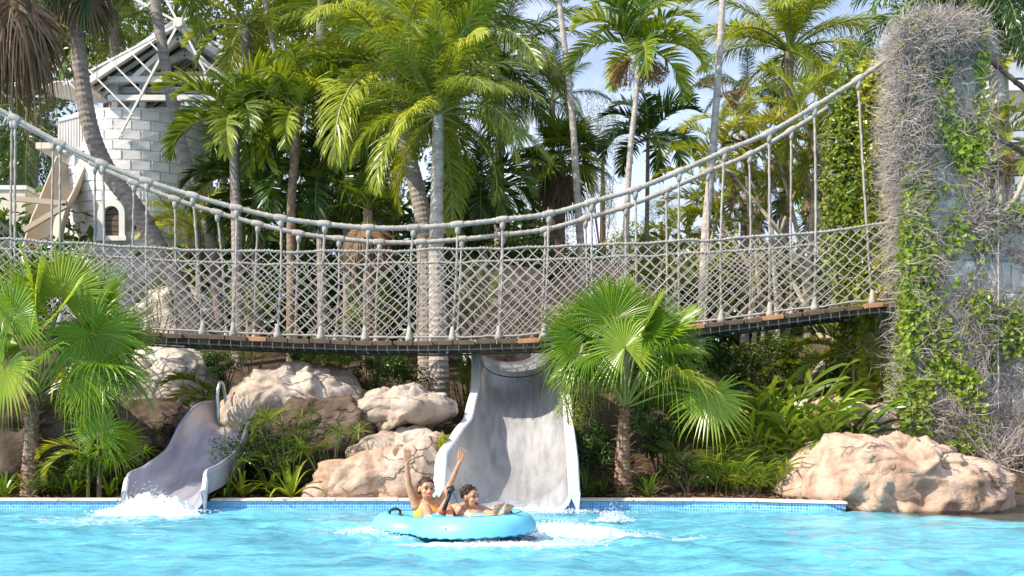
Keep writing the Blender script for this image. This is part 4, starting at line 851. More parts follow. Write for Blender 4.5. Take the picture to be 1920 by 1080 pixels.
clump('cane palm clump at the centre of the right slope with crossing stems', 25, 1420, 560, [(1370, 340), (1445, 350), (1500, 340), (1530, 370), (1340, 400), (1410, 390), (1560, 390)], 110, 'mid', 6, ('yellow', .4))
# ------------------------------------------------------------------ foreground fan palms, leaf by leaf
def fanpalm(label, Y, tr, wpx, leaves, m='fan', boots=True, extra=None, seed=0, name='fan_palm'):
    rg = random.Random(seed); k = Y / F; pts = [at(x, y, Y) for x, y in tr]; base = pts[-1]; base.z = min(base.z, ground(base.x, base.y)); root = thing(name, label, 'fan palm', base); loc = [p - base for p in pts]
    trunk(root, loc, [(i / (len(wpx) - 1), w_ * k / 2) for i, w_ in enumerate(wpx)], M['bark_fibre'], .05)
    top = loc[0]
    if boots:
        b = MB(); ax = loc[-1] - loc[0]
        for j in range(90):
            t = j / 90; p = loc[0] + ax * t; az = j * 2.4; d = Vector((math.cos(az), math.sin(az), rg.uniform(.25, .8))).normalized(); w_ = interp(t, [(i / (len(wpx) - 1), q * k / 2) for i, q in enumerate(wpx)])
            s = p + Vector((d.x, d.y, 0)) * w_ * .95; e = s + d * rg.uniform(.12, .28); tn = Vector((-d.y, d.x, 0)).normalized()
            ribbon(b, [s, s.lerp(e, .5) + d * .01, e + Vector((d.x, d.y, -.5)) * .09], tn, [.07, .05], rg.random(), 0)
        tag(b.build('leaf_base', M['dry'], root), kind='stuff')
    for j, (hx, hy, dy, tipx, tipy, dz, Rp, facing, dr) in enumerate(leaves):
        h = at(hx, hy, Y) + Vector((0, dy, 0)) - base; tp = at(tipx, tipy, Y) + Vector((0, dy + dz, 0)) - base; ax = (tp - h).normalized(); mb = MB(); Rr = Rp * k
        if facing == 'f': nr = Vector((rg.uniform(-.2, .2), -1, .35))
        elif facing == 'u': nr = Vector((rg.uniform(-.3, .3), -.35, 1))
        elif facing == 'l': nr = Vector((-1, -.5, .5))
        elif facing == 'r': nr = Vector((1, -.5, .4))
        elif facing == 'e': nr = Vector((rg.uniform(-.9, .9), rg.uniform(-.75, .1), rg.uniform(.2, 1.2)))
        elif facing == 's': nr = Vector((.3, -.25, .95))
        mid = top.lerp(h, .5) + Vector((0, 0, .10 * (h - top).length))
        P = catmull([top, mid, h], 8); mb.tube(P, [.016 - .007 * i / len(P) for i in range(len(P))], 5, 1)
        # extend costa a little into the blade
        mb.tube([h, h + ax * Rr * .12], [.009, .004], 4, 1)
        fan(mb, h, ax, nr, Rr, 46, 158 if facing == 'f' else 120, dr, .5, seed * 50 + j)
        mb.build('leaf', (M[m] if rg.random() > .12 else M['bright'], M['rachis']), root)
    if extra: extra(root, top, k)
    return root
# central right fan palm
rg = random.Random(12)
def spread(cx, cy, n, a0, a1, r0, r1, Rp, seed):
    """leaves on arching stalks fanned out round the crown"""
    g = random.Random(seed); out = []
    for i in range(n):
        a = R(a0 + (a1 - a0) * (i + g.uniform(.2, .8)) / n); q = g.uniform(r0, r1); hx, hy = cx + math.cos(a) * q, cy - math.sin(a) * q * .95
        dr = .05 if math.sin(a) > .3 else .25; out.append((hx, hy, g.uniform(-.35, .5), hx + math.cos(a) * 60, hy - math.sin(a) * 60, g.uniform(-.15, .15), Rp * g.uniform(.85, 1.1), 'e', dr + g.uniform(0, .15)))
    return out
fanpalm('spiky green fan palm with a shaggy trunk right of the big slide', 15.75, [(1172, 765), (1170, 800), (1168, 860), (1168, 925)], (18, 24, 30, 38),
 [(1166, 655, -.42, 1150, 600, 0, 92, 'f', .25), (1330, 745, -.15, 1322, 850, -.15, 92, 'f', .25), (1240, 640, -.1, 1290, 655, 0, 84, 'f', .7), (1105, 665, -.25, 1060, 690, -.05, 80, 'u', .6), (1290, 700, .1, 1380, 725, .2, 88, 's', .4)]
 + spread(1168, 665, 15, 12, 168, 45, 82, 102, 1) + spread(1168, 665, 7, -30, 35, 60, 105, 92, 2) + spread(1168, 665, 5, 150, 205, 55, 85, 90, 3), seed=1)
# left fan palm
fanpalm('big fan palm overlapping the netting at the left with a fibrous trunk', 15.6, [(68, 740), (62, 790), (58, 850), (55, 920)], (20, 24, 30, 36),
 [(42, 600, -.35, 30, 530, 0, 98, 'f', .2), (180, 625, -.15, 225, 680, 0, 125, 'f', .3), (100, 665, -.3, 175, 620, -.1, 92, 'u', .6), (20, 690, -.2, -20, 780, 0, 105, 'f', .25), (200, 680, .1, 280, 740, .1, 105, 's', .45), (130, 700, .1, 170, 790, .1, 100, 's', .4)]
 + spread(80, 655, 10, 5, 115, 70, 115, 118, 5) + spread(80, 655, 5, 115, 190, 50, 95, 105, 6) + spread(90, 660, 4, -45, 10, 80, 120, 105, 7), seed=2)
fanpalm('small bright fan palm standing low between the dark rock and the pool edge', 15.55, [(186, 885), (186, 900), (186, 925)], (8, 9, 10), [
 (185, 815, -.05, 190, 740, 0, 82, 'f', .22), (205, 850, .1, 250, 860, 0, 60, 's', .5), (170, 850, .1, 120, 870, 0, 60, 's', .5), (185, 840, .2, 160, 780, .1, 70, 'l', .2), (215, 830, .15, 260, 790, .1, 66, 'r', .2)], boots=False, seed=3)
def yfrond(label, Y, base, mx, L_, m, name='young_palm', cat='young palm', els=(32,), azs=(0,), sc=1, kind='adon'):
    p = at(base[0], base[1], Y); p.z = ground(p.x, p.y); r = thing(name, label, cat, p)
    for i, (e, a) in enumerate(zip(els, azs)): link('frond', lib(kind, e)[i % 2], r, Matrix.Translation((0, 0, mx)) @ Matrix.Rotation(R(a), 4, 'Z') @ Matrix.Diagonal((L_, L_, L_, 1)), (M[m], M['rachis']))
    b = MB(); b.tube([Vector((0, 0, -.05)), Vector((0, 0, mx))], [.03, .02], 6); b.build('stem', M['rachis'], r)
yfrond('young yellow palm frond arching beside the left fan palm trunk', 15.5, (165, 850), .62, .75, 'yellow', els=(32, 8), azs=(178, 200))
yfrond('yellow green young palm on the cream rock terrace under the bridge', 18.4, (405, 740), .75, 1.0, 'yellow', els=(55, 32, 32, 8, 8, 32), azs=(190, 170, 0, 195, -10, 80))
yfrond('second yellow green young palm behind the small slide handrail', 18.6, (440, 720), .8, .85, 'bright', els=(55, 32, 8, 32), azs=(20, -15, 170, 200))
yfrond('small dark palm hanging under the bridge above the pale rocks', 18.9, (610, 740), 1.1, .9, 'dark', els=(8, 8, -20, 32), azs=(170, 10, 60, 200))
yfrond('golden palm fronds leaning out under the bridge beside the far pillar', 18.4, (1600, 800), 1.55, 1.15, 'yellow', els=(32, 8, 8, 55), azs=(185, 170, 205, 150), kind='areca')

# ------------------------------------------------------------------ umbrella sedge, strap leaves, ginger
def whorl(rs, n=22):
    rg = random.Random(rs); mb = MB()
    for k in range(n):
        a = 2 * math.pi * k / n + rg.uniform(-.15, .15); e = rg.uniform(-.1, .55); d = Vector((math.cos(a) * math.cos(e), math.sin(a) * math.cos(e), math.sin(e))); p = Vector((0, 0, 0)); pts = [p]; L_ = rg.uniform(.75, 1.05)
        for j in range(4): p = p + d * L_ / 4; pts.append(p); d = (d + Vector((0, 0, -.16 - .05 * j))).normalized()
        ribbon(mb, pts, Vector((-math.sin(a), math.cos(a), 0)), [.03, .045, .04, .025], rg.random())
    return mb.mesh('leaf_whorl', (M['mid'],))
WH = [whorl(i) for i in range(4)]
def sedge(label, Y, px, py, heads, rp, m='mid'):
    c = at(px, py, Y); g = Vector((c.x, c.y, ground(c.x, c.y))); r = thing('umbrella_sedge', label, 'sedge', g, 'umbrella sedge clumps by the small slide'); rg = random.Random(int(px))
    for i, (x, y) in enumerate(heads):
        h = at(x, y, Y + rg.uniform(-.35, .35)) - g; o = Vector((h.x * .25, rg.uniform(-.1, .1), 0)); b = MB(); b.tube(catmull([o, o.lerp(h, .55) + Vector((-(h.x - o.x) * .12, 0, .03)), h], 5), .007, 4, r=.5); s = b.build('stalk', M['mid'], r)
        sc = rp * Y / F * rg.uniform(.75, 1.15); lf = link('leaf_whorl', WH[i % 4], r, Matrix.Translation(h) @ Matrix.Rotation(rg.uniform(-.5, .5), 4, 'X') @ Matrix.Rotation(rg.uniform(-.5, .5), 4, 'Y') @ Matrix.Rotation(rg.uniform(0, 6), 4, 'Z') @ Matrix.Scale(sc, 4), (M[m],))
rg = random.Random(9)
def hd(x0, x1, y0, y1, n): return [(rg.uniform(x0, x1), rg.uniform(y0, y1)) for _ in range(n)]
sedge('umbrella sedge clump leaning over the right side of the small slide', 15.7, 440, 920, [(398, 850), (420, 800), (452, 795), (470, 830), (412, 875), (455, 865), (485, 780)], 44)
sedge('tall umbrella sedge clump in front of the shaded ledge', 15.9, 540, 920, hd(470, 600, 765, 870, 18), 44)
sedge('umbrella sedge clump left of the long beige boulder', 15.9, 620, 915, hd(560, 685, 800, 880, 15), 44)
sedge('umbrella sedge clump beside the small fan palm trunk at left', 15.7, 130, 920, hd(70, 270, 840, 895, 16), 38, 'fan')
def strap(rs, n=16, br=.07):
    rg = random.Random(rs); mb = MB()
    for k in range(n):
        a = 2.4 * k; e = rg.uniform(.5, 1.35); d = Vector((math.cos(a) * math.cos(e), math.sin(a) * math.cos(e), math.sin(e))); p = Vector((0, 0, 0)); pts = [p]; L_ = rg.uniform(.7, 1.05)
        for j in range(6): p = p + d * L_ / 6; pts.append(p); d = (d + Vector((0, 0, -.10 - .10 * j))).normalized()
        ribbon(mb, pts, Vector((-math.sin(a), math.cos(a), 0)), [br * .7, br, br, br * .85, br * .6, br * .35], rg.random())
    return mb.mesh('leaves', (M['bright'],))
ST = [strap(i) for i in range(4)]
pos = [(8, 'at the left picture edge', 62, 'fan'), (45, 'below the big fan palm trunk', 58, 'bright'), (95, 'right of the big fan palm trunk', 60, 'fan'), (140, 'left of the small fan palm', 62, 'mid'), (205, 'in front of the small fan palm', 58, 'fan'), (245, 'touching the left lip of the small slide', 60, 'mid'),
       (425, 'at the right lip of the small slide', 66, 'mid'), (455, 'second from the small slide on its right', 74, 'bright'), (500, 'below the tall sedge', 66, 'mid'), (545, 'with the brightest blades left of the boulder', 92, 'bright'), (1100, 'right of the big slide exit', 62, 'dark'), (1130, 'left of the central fan palm trunk', 60, 'mid'), (1215, 'right of the central fan palm trunk', 60, 'dark')]
for i, (px, wh, h_, m) in enumerate(pos):
    Y = 15.5 + .12 * (i % 3); p = at(px, 930, Y); p.z = ground(p.x, p.y); k = Y / F
    o = link('strap_leaf_plant', ST[i % 4], None, Matrix.Translation(p) @ Matrix.Rotation(i * 1.1, 4, 'Z') @ Matrix.Scale(h_ * k * 1.35, 4), (M[m],))
    tag(o, 'strap leaved plant ' + wh + ' on the pool edge', 'plant', 'strap leaved plants along the pool edge')
def cane(rs, pairs=8):
    rg = random.Random(rs); mb = MB(); P = []; p = Vector((0, 0, 0)); e = R(82)
    for i in range(12): P.append(p); d = Vector((math.cos(e), 0, math.sin(e))); p = p + d / 11; e -= .06
    mb.tube(P, .008, 4, 1)
    for k in range(pairs * 2):
        s = 2 + 9.4 * k / (pairs * 2); i = min(10, int(s)); q = P[i].lerp(P[min(11, i + 1)], s - i); T = (P[min(11, i + 1)] - P[i]).normalized(); sg = 1 if k % 2 else -1
        sd = Vector((0, sg, 0)); d = (sd * rg.uniform(.45, 1) + T * rg.uniform(.5, 1.1) + Vector((rg.uniform(-.4, .4), 0, rg.uniform(-.2, .5)))).normalized(); pts = [q]; pp = q; L_ = rg.uniform(.36, .52)
        for j in range(4): pp = pp + d * L_ / 4; pts.append(pp); d = (d + Vector((0, 0, -.10 - .12 * j))).normalized()
        ss = T - d * T.dot(d); ribbon(mb, pts, ss.normalized(), [.04, .078, .07, .04], rg.random())
    return mb.mesh('cane', (M['bright'], M['rachis']))
CN = [cane(i) for i in range(4)]
def ginger(label, Y, px, n, hpx, spread, m, seed):
    rg = random.Random(seed); p = at(px, 900, Y); p.z = ground(p.x, p.y) - .03; r = thing('ginger_plant', label, 'ginger', p, 'ginger clumps left of the beige boulder')
    for i in range(n):
        a = 2.4 * i; q = rg.uniform(0, 1); sc = hpx * Y / F * rg.uniform(.7, 1.1)
        link('cane', CN[i % 4], r, Matrix.Translation((math.cos(a) * spread * q, math.sin(a) * spread * .6 * q, 0)) @ Matrix.Rotation(a + rg.uniform(-.4, .4), 4, 'Z') @ Matrix.Rotation(rg.uniform(-.1, .35), 4, 'Y') @ Matrix.Scale(sc, 4), (M[m], M['rachis']))
ginger('bright ginger clump with long glossy leaves left of the boulder top', 16.6, 1500, 20, 150, .6, 'fan', 1)
ginger('darker ginger clump behind the bright one under the bridge', 17.2, 1430, 16, 175, .6, 'mid', 2)
ginger('small yellow green ginger clump at the pool edge left of the boulder', 15.9, 1420, 16, 95, .5, 'fan', 3)
ginger('deep green ginger clump in the shade beside the far pillar', 17.3, 1570, 12, 170, .35, 'dark', 4)
ginger('low green ginger clump right of the central fan palm', 16.1, 1330, 12, 110, .5, 'mid', 5)
p = at(835, 850, 15.5); o = bush('sprig of lime green leaves between the long boulder and the slide lip', 832, 835, 15.5, 26, 52, 'bright', 'big', 1, 'sprig', 'leafy_sprig')

# ferns and low plants that hide the foot of the slope
for i, (lb, px, py, Y, w_, h_, m, kd) in enumerate([
 ('fern clump on the cream rocks left of the small slide top', 250, 700, 20.0, 110, 50, 'mid', 'fine'),
 ('dark shrub above the cream rocks under the left end of the deck', 330, 650, 22.5, 160, 50, 'dark', 'bush'),
 ('trailing green plant on the shaded ledge under the bridge', 470, 660, 21, 120, 40, 'mid', 'fine'),
 ('grey green shrub between the pale rocks and the pale trunk', 690, 690, 19.2, 90, 70, 'dark', 'fine'),
 ('leafy plant in the gap between the central trunk and the slide', 880, 690, 20.3, 60, 90, 'dark', 'bush'),
 ('dark shrub in the hollow behind the small slide handrail', 415, 685, 20.3, 130, 70, 'dark', 'bush'),
 ('low shrub under the deck between the two pale rock heads', 640, 668, 19.9, 130, 60, 'mid', 'bush'),
 ('green plant behind the net over the cream boulder', 300, 545, 24, 120, 90, 'mid', 'fine'),
 ('golden variegated plant behind the net left of the sabal palm', 960, 560, 24, 120, 110, 'yellow', 'fine'),
 ('yellow green bush behind the net below the fruiting palm', 1200, 520, 24.5, 140, 110, 'yellow', 'fine')]):
    bush(lb, px, py, Y, w_, h_, m, kd, i + 1, 'plant', 'leafy_plant', .7, i * 1.7)
# leaf litter on the bed
b = MB(); rg = random.Random(77)
for _ in range(9000):
    X = rg.uniform(-8, 8); t = rg.uniform(.4, 3.2) ** 1; Y = edgeY(X) + t
    if X > 4.2: continue
    z = ground(X, Y) + rg.uniform(.0, .04); a = rg.uniform(0, 6.28); d = Vector((math.cos(a), math.sin(a), rg.uniform(-.1, .5))).normalized(); leaf4(b, Vector((X, Y, z)), d, Vector((rg.gauss(0, .3), rg.gauss(0, .3), 1)).normalized(), rg.uniform(.05, .14), .03, rg.random())
tag(b.build('leaf_litter', M['dry']), kind='stuff')

# ------------------------------------------------------------------ white windmill tower
TY = 31.0; TC = at(265, 470, TY); TK = TY / F; TB = Vector((TC.x, TC.y, ground(TC.x, TC.y)))
tw = thing('windmill_tower', 'round white brick windmill tower with an arched window behind the leaning palm', 'tower', TB)
ztop = at(0, 205, 29.2).z - TB.z
def trad(z): return 2.06 - .26 * z / ztop
b = MB(); n = 40; b.grid([[Vector((math.cos(2 * math.pi * i / n) * (trad(z) + .035), math.sin(2 * math.pi * i / n) * (trad(z) + .035), z)) for i in range(n)][::-1] for z in (0, ztop)], closed=True)
b.build('wall', M['mortar'], tw, True)
H = .262; nr = int(ztop / H); NB = 25; cnt = 0; bk = {}; rg = random.Random(3)
wx = (215 - 960) * 29.1 / F - TB.x; wa = math.asin(wx / 2.0); 
for j in range(nr, -1, -1):
    z = ztop - (nr - j) * H - H
    if z < 1.8: break
    for i in range(NB):
        a = 2 * math.pi * (i + (.5 if j % 2 else 0)) / NB
        if math.sin(a) > .18: continue        # back half is never seen
        yw = z + TB.z; 
        aw = math.atan2(math.cos(a), -math.sin(a))
        if abs(aw - wa) < .20 and at(0, 452, 29.2).z - .1 < yw + H / 2 < at(0, 386, 29.2).z + .1: continue
        r_ = trad(z + H / 2); w2 = math.pi / NB * r_ - .003; key = (rg.randrange(4))
        if key not in bk:
            q = MB(); ww = w2; tilt = -.26 / ztop; sj = rg.uniform(.9, 1)
            P8 = [Vector((x, y + .045 * 0, zz)) for y in (-.05, .06) for (x, zz) in ((-ww, -H / 2 + .006), (ww, -H / 2 + .006), (ww, H / 2 - .006), (-ww, H / 2 - .006))]
            for k in range(4): P8[k] = P8[k] + Vector((rg.uniform(-.012, .012) + math.copysign(.012, -P8[k].x), rg.uniform(-.008, .012), math.copysign(.012, -P8[k].z) + rg.uniform(-.01, .01)))
            q.face([P8[0], P8[1], P8[2], P8[3]])
            for x, y in ((0, 1), (1, 2), (2, 3), (3, 0)): q.quad(P8[y], P8[x], P8[x + 4], P8[y + 4])
            bk[key] = q.mesh('brick', (M['stone'],))
        link('brick', bk[key], tw, Matrix.Translation((math.cos(a) * r_, math.sin(a) * r_, z + H / 2)) @ Matrix.Rotation(a + math.pi / 2, 4, 'Z')); cnt += 1
# arched window
wz = at(0, 448, 29.2).z - TB.z; wn = Vector((math.sin(wa), -math.cos(wa), 0)); wu = Vector((math.cos(wa), math.sin(wa), 0)); wc = wn * (trad(wz) + .165)
def arch(hw, h0, steps=12): return [(-hw, 0)] + [(-hw * math.cos(math.pi * i / steps), h0 + hw * math.sin(math.pi * i / steps)) for i in range(steps + 1)] + [(hw, 0)]
k_ = TK; ai = arch(14 * k_, 40 * k_); ao = arch(24 * k_, 42 * k_)
b = MB(); f_ = lambda q, d: wc + wu * q[0] + Vector((0, 0, wz + q[1])) + wn * d
b.grid([[f_(q, -.14) for q in ai], [f_(q, .05) for q in ai], [f_(q, .05) for q in ao], [f_(q, -.1) for q in ao]]); fr = b.build('window_frame', M['white'], tw)
b = MB(); b.box(wc + Vector((0, 0, wz - .05)) + wn * .03, (58 * k_, .25, .12), Matrix.Rotation(wa, 3, 'Z')); b.build('sill', M['white'], fr)
b = MB(); b.face([f_(q, -.12) for q in ai]); b.build('backing', M['darkglass'], fr)
for i in range(5):
    b = MB(); b.box(wc + Vector((0, 0, wz + .07 + i * .145)) - wn * .08, (27 * k_, .05, .125), Matrix.Rotation(wa, 3, 'Z')); b.build('shutter_board', M['timber_dark'], fr)
# rim
b = MB(); rr0, rr1 = trad(ztop) - .3, trad(ztop) + .03
b.grid([[Vector((math.cos(2 * math.pi * i / n) * r_, math.sin(2 * math.pi * i / n) * r_, z + .03 * noise.noise(Vector((i * .9, z, 0))))) for i in range(n)] for r_, z in ((rr0, ztop - .4), (rr0, ztop + .05), (rr1, ztop + .05), (rr1, ztop - .1))], closed=True)
b.build('rim', M['stone'], tw)
# timber belvedere
def tp(px, py, dy=0): return at(px, py, TY + dy) - TB
bel = thing('windmill_roof', 'open white timber belvedere with a brown shingled peaked roof on the tower', 'roof', TB + Vector((0, 0, ztop)), None); zo = Vector((0, 0, ztop))
def bbar(root, name, a, c, wx_, off=zo, m='white'):
    b = MB(); b.bar(a - off, c - off, wx_); return b.build(name, M[m], root)
cxr = (330 - 960) * 28.9 / F - TB.x; zA = at(0, 42, 28.8).z - TB.z; zE = at(0, 152, 28.8).z - TB.z; runL, runR = 2.23, 1.9; slope = (zA - zE) / runL
apex = Vector((cxr, -.3, zA)); ev = [Vector((cxr - runL, -2.1, zE))]
for sg, run in ((-1, runL), (1, runR)):
    F0, B0 = Vector((cxr, -2.15, zA)), Vector((cxr, 2.0, zA)); dn = Vector((sg * run, 0, -slope * run)); nn = Vector((sg * slope, 0, 1)).normalized()
    b = MB(); b.quad(F0 - zo, B0 - zo, B0 + dn - zo, F0 + dn - zo); b.quad(F0 + nn * .04 - zo, F0 + dn + nn * .04 - zo, B0 + dn + nn * .04 - zo, B0 + nn * .04 - zo); b.build('roof_panel', M['timber_dark'], bel)
    b = MB(); rows = 10
    for r_ in range(rows):
        for i in range(16):
            o1 = nn * rg.uniform(.10, .14); t0, t1 = (r_ + 1.08) / rows, r_ / rows; y0_, y1_ = i / 16, (i + .94) / 16
            P = [F0.lerp(B0, y0_) + dn * t0 + o1, F0.lerp(B0, y1_) + dn * t0 + o1, F0.lerp(B0, y1_) + dn * t1 + nn * .05, F0.lerp(B0, y0_) + dn * t1 + nn * .05]; b.face([p - zo for p in P]); b.quad(P[0] - zo, P[1] - zo, P[1] - nn * .05 - zo, P[0] - nn * .05 - zo); b.quad(P[0] - zo, P[3] - zo, P[3] - nn * .03 - zo, P[0] - nn * .05 - zo)
    tag(b.build('shingles', M['shingle'], bel), kind='stuff')
    for y_ in (-2.17, 2.02): bbar(bel, 'barge_board', Vector((cxr, y_, zA - .04)), Vector((cxr, y_, zA - .04)) + dn * 1.03, .16)
    for q in range(1, 9): y_ = -2.15 + q * .46; bbar(bel, 'rafter', Vector((cxr, y_, zA - .10)), Vector((cxr, y_, zA - .10)) + dn * 1.02, .08)
    bbar(bel, 'fascia', F0 + dn + Vector((0, 0, -.07)), B0 + dn + Vector((0, 0, -.07)), .10)
    bbar(bel, 'truss_brace', Vector((cxr, -1.9, zA - .3)), Vector((cxr + sg * 1.2, -1.9, zE + .1)), .12)
    bbar(bel, 'truss_rafter', Vector((cxr, -1.25, zA - .5)), Vector((cxr + sg * run * .9, -1.25, zE + .1)), .15)
for y_, z_ in ((-1.9, zE + .12), (-1.9, zE - .35), (-1.2, zE + .45)): bbar(bel, 'tie_beam', Vector((cxr - runL * .8, y_, z_)), Vector((cxr + runR * .8, y_, z_)), .14)
for q in (-.82, -.5): bbar(bel, 'post', Vector((cxr + q * runL, -1.25, ztop - .3)), Vector((cxr + q * runL, -1.25, zE + .5)), .16)
posts = [(-1.15, -1.0), (1.15, -1.0), (1.15, 1.0), (-1.15, 1.0)]
for k, (x, y) in enumerate(posts):
    x0_ = cxr * .4 + x + .25; bbar(bel, 'post', Vector((x0_, y, ztop - .2)), Vector((x0_, y, ev[0].z + .45)), .17)
    x2, y2 = posts[(k + 1) % 4]; bbar(bel, 'tie_beam', Vector((x0_, y, ev[0].z + .1)), Vector((cxr * .4 + x2 + .25, y2, ev[0].z + .1)), .16)
    bbar(bel, 'tie_beam', Vector((x0_, y, ev[0].z - .4)), Vector((cxr * .4 + x2 + .25, y2, ev[0].z - .4)), .10)
    for d2 in ((posts[(k + 1) % 4][0] - x, posts[(k + 1) % 4][1] - y), (posts[(k - 1) % 4][0] - x, posts[(k - 1) % 4][1] - y)):
        v = Vector((d2[0], d2[1], 0)) * .3; bbar(bel, 'brace', Vector((x0_, y, ev[0].z - .75)), Vector((x0_, y, ev[0].z + .1)) + v, .11)
    bbar(bel, 'rafter', Vector((x0_, y, ev[0].z + .4)), apex + Vector((0, 0, -.1)), .13)
# sails
sl_ = thing('windmill_sails', 'four white lattice windmill sails crossing above the tower', 'windmill sails', at(336, 44, 28.4)); so_ = sl_.location
z0 = Vector((0, 0, 0)); sk = 28.4 / F
for q in range(4):
    a = R(135 + 90 * q) + R(0); ax = Vector((-math.cos(R(45) + q * math.pi / 2), 0, -math.sin(R(45) + q * math.pi / 2))); pr = Vector((-ax.z, 0, ax.x)); Ls = 245 * sk
    e1 = (ax * math.cos(R(17)) + pr * math.sin(R(17))) * Ls; e2 = (ax * math.cos(R(17)) - pr * math.sin(R(17))) * Ls
    bbar(sl_, 'sail_edge', ax * .05, e1, .055, z0); bbar(sl_, 'sail_edge', ax * .05, e2, .055, z0)
    for t in (.28, .45, .62, .80, .985):
        if q == 3 and t > .5: continue
        bbar(sl_, 'cross_slat', e1 * t * .97 + (e1 - e2) * .05 * t, e2 * t * .97 - (e1 - e2) * .05 * t, .04, Vector((0, .06, 0)))
b = MB(); b.tube([Vector((0, -.12, 0)), Vector((0, .02, 0)), Vector((0, .3, 0))], [.12, .16, .12], 12); b.build('hub', M['white'], sl_)
b = MB(); b.tube([Vector((0, .3, 0)), Vector((0, 2.2, -.1))], [.07, .07], 8); b.build('axle', M['white'], sl_)
# balcony
ba = thing('balcony', 'white balustraded balcony on the left side of the tower', 'balcony', at(128, 285, 30.6)); bo = ba.location
yb0, yb1 = 29.4, 31.2
b = MB(); b.box((0, 0, -.05), (66 * TK, 1.9, .16)); b.build('floor_slab', M['cream'], ba)
for (x0_, y0_, x1_, y1_) in ((110, 228, 160, 200), (110, 283, 160, 280)): bbar(ba, 'top_rail' if y0_ < 240 else 'bottom_rail', at(x0_, y0_ if y0_ > 240 else 226, yb0), at(x1_, y1_ if y0_ > 240 else 214, yb0), .09, bo)
for i in range(10): x_ = 111 + i * 5.2; bbar(ba, 'baluster', at(x_, 226 - i * 1.2, yb0), at(x_, 283, yb0), .05, bo)
for i in range(8): y_ = yb0 + .2 + i * .2; p_ = at(111, 226, yb0); c_ = at(111, 283, yb0); bbar(ba, 'baluster', Vector((p_.x, y_, p_.z)), Vector((c_.x, y_, c_.z)), .05, bo)
# patio umbrella
um = thing('patio_umbrella', 'open cream patio umbrella on the tower top left of the sails', 'umbrella', at(150, 215, 30.8)); uo = um.location; k = 30.8 / F
b = MB(); cpt = at(160, 150, 30.8) - uo; rim = []
for i in range(8): a = 2 * math.pi * (i + .5) / 8; rim.append(cpt + Vector((math.cos(a) * 75 * k, math.sin(a) * 75 * k, -22 * k)))
for i in range(8):
    A, B = rim[i], rim[(i + 1) % 8]; mA = A.lerp(cpt, .5) - Vector((0, 0, .02)); mB = B.lerp(cpt, .5) - Vector((0, 0, .02)); b.quad(A, B, mB, mA); b.face([mA, mB, cpt]); b.quad(A, A - Vector((0, 0, .03)), B - Vector((0, 0, .03)), B)
b.build('canopy', M['canvas'], um); b = MB(); b.tube([Vector((cpt.x, 0, -.1)), cpt], .035, 8); b.build('pole', M['white'], um)
# beige chute
P = [at(138, 300, 29.6), at(124, 335, 29.3), at(108, 372, 28.8), at(94, 405, 28.2), at(84, 440, 27.8), at(70, 490, 27.4)]
ch = thing('beige_chute', 'curved beige slide chute dropping from the balcony left of the tower', 'slide', P[-1]); Q = catmull(P, 8); b = MB(); rows = []
for i, p in enumerate(Q):
    d = (Q[min(i + 1, len(Q) - 1)] - Q[max(i - 1, 0)]).normalized(); s_ = Vector((d.z, 0, -d.x)).normalized(); u_ = Vector((.2, -1, .3)).normalized()
    rows.append([p - P[-1] + (s_ * math.cos(t) * .45 - u_ * math.sin(t) * .45) for t in [math.pi * j / 10 - .2 for j in range(13)]])
b.grid(rows); tr_ = b.build('trough', M['beige_plastic'], ch, True); sd_ = tr_.modifiers.new('solid', 'SOLIDIFY'); sd_.thickness = .05
for (a_, c_) in (((20, 372), (125, 382)), ((45, 432), (125, 385))): bbar(ch, 'support_beam', at(*a_, 27.0), at(*c_, 27.0), .12, P[-1], 'beige_plastic')
# cream building, hotel
hb = thing('cream_building', 'plain cream rendered block at the left edge behind the hanger ropes', 'building', at(15, 520, 30)); b = MB(); k = 30 / F
b.box((0, 1.5, 82 * k), (66 * k, 3, 170 * k)); b.build('wall', M['cream'], hb, bevel=.02); b = MB(); b.box((0, 1.5, 168 * k), (72 * k, 3.1, 8 * k)); b.build('cap', M['white'], hb)
ho = thing('hotel_building', 'white hotel block with glass balconies behind the palms at the right edge', 'building', at(1960, 600, 38)); oo = ho.location; k = 38 / F
b = MB(); b.box((0, 4, 5.0), (300 * k, 4, 12)); b.build('wall', M['hotel'], ho)
for i, y_ in enumerate((40, 165, 285, 405, 520)):
    s0 = at(1905, y_, 36.5) - oo; b = MB(); b.box(s0 + Vector((.6, 1, 0)), (150 * k, 2.6, .35)); b.build('balcony_slab', M['hotel'], ho, bevel=.03)
    b = MB(); b.box(s0 + Vector((.6, -.2, .75)), (146 * k, .03, .95)); b.build('balustrade_glass', M['pane'], ho)
    for q in range(3):
        b = MB(); b.box(s0 + Vector((-.7 + q * 1.3, 2.05, -1.3)), (1.1, .1, 2.0)); b.build('window', M['darkglass'], ho)

# ------------------------------------------------------------------ inflatable double tube
def torus(b, c, R0, r0, n=64, s=20, tilt=Matrix.Identity(3), lump=.012, vt=1.0):
    rows = []
    for i in range(n):
        a = 2 * math.pi * i / n; row = []
        for j in range(s):
            t = 2 * math.pi * j / s; rr = r0 * (1 + (lump * .6 * math.sin(a * 18) if abs(math.sin(t)) > .5 else 0)); q = Vector(((R0 + rr * math.copysign(abs(math.cos(t)) ** (.85 if math.sin(t) > 0 else .5), math.cos(t)) * 1.02) * math.cos(a), (R0 + rr * math.copysign(abs(math.cos(t)) ** (.85 if math.sin(t) > 0 else .5), math.cos(t)) * 1.02) * math.sin(a), rr * (vt * math.sin(t) if math.sin(t) > 0 else -abs(math.sin(t)) ** .62))); row.append(c + tilt @ q)
        rows.append(row)
    rows.append(rows[0]); b.grid(rows)
TF = Vector((-.355, 11.63, .055)); TR = Vector((-.905, 12.56, -.012))
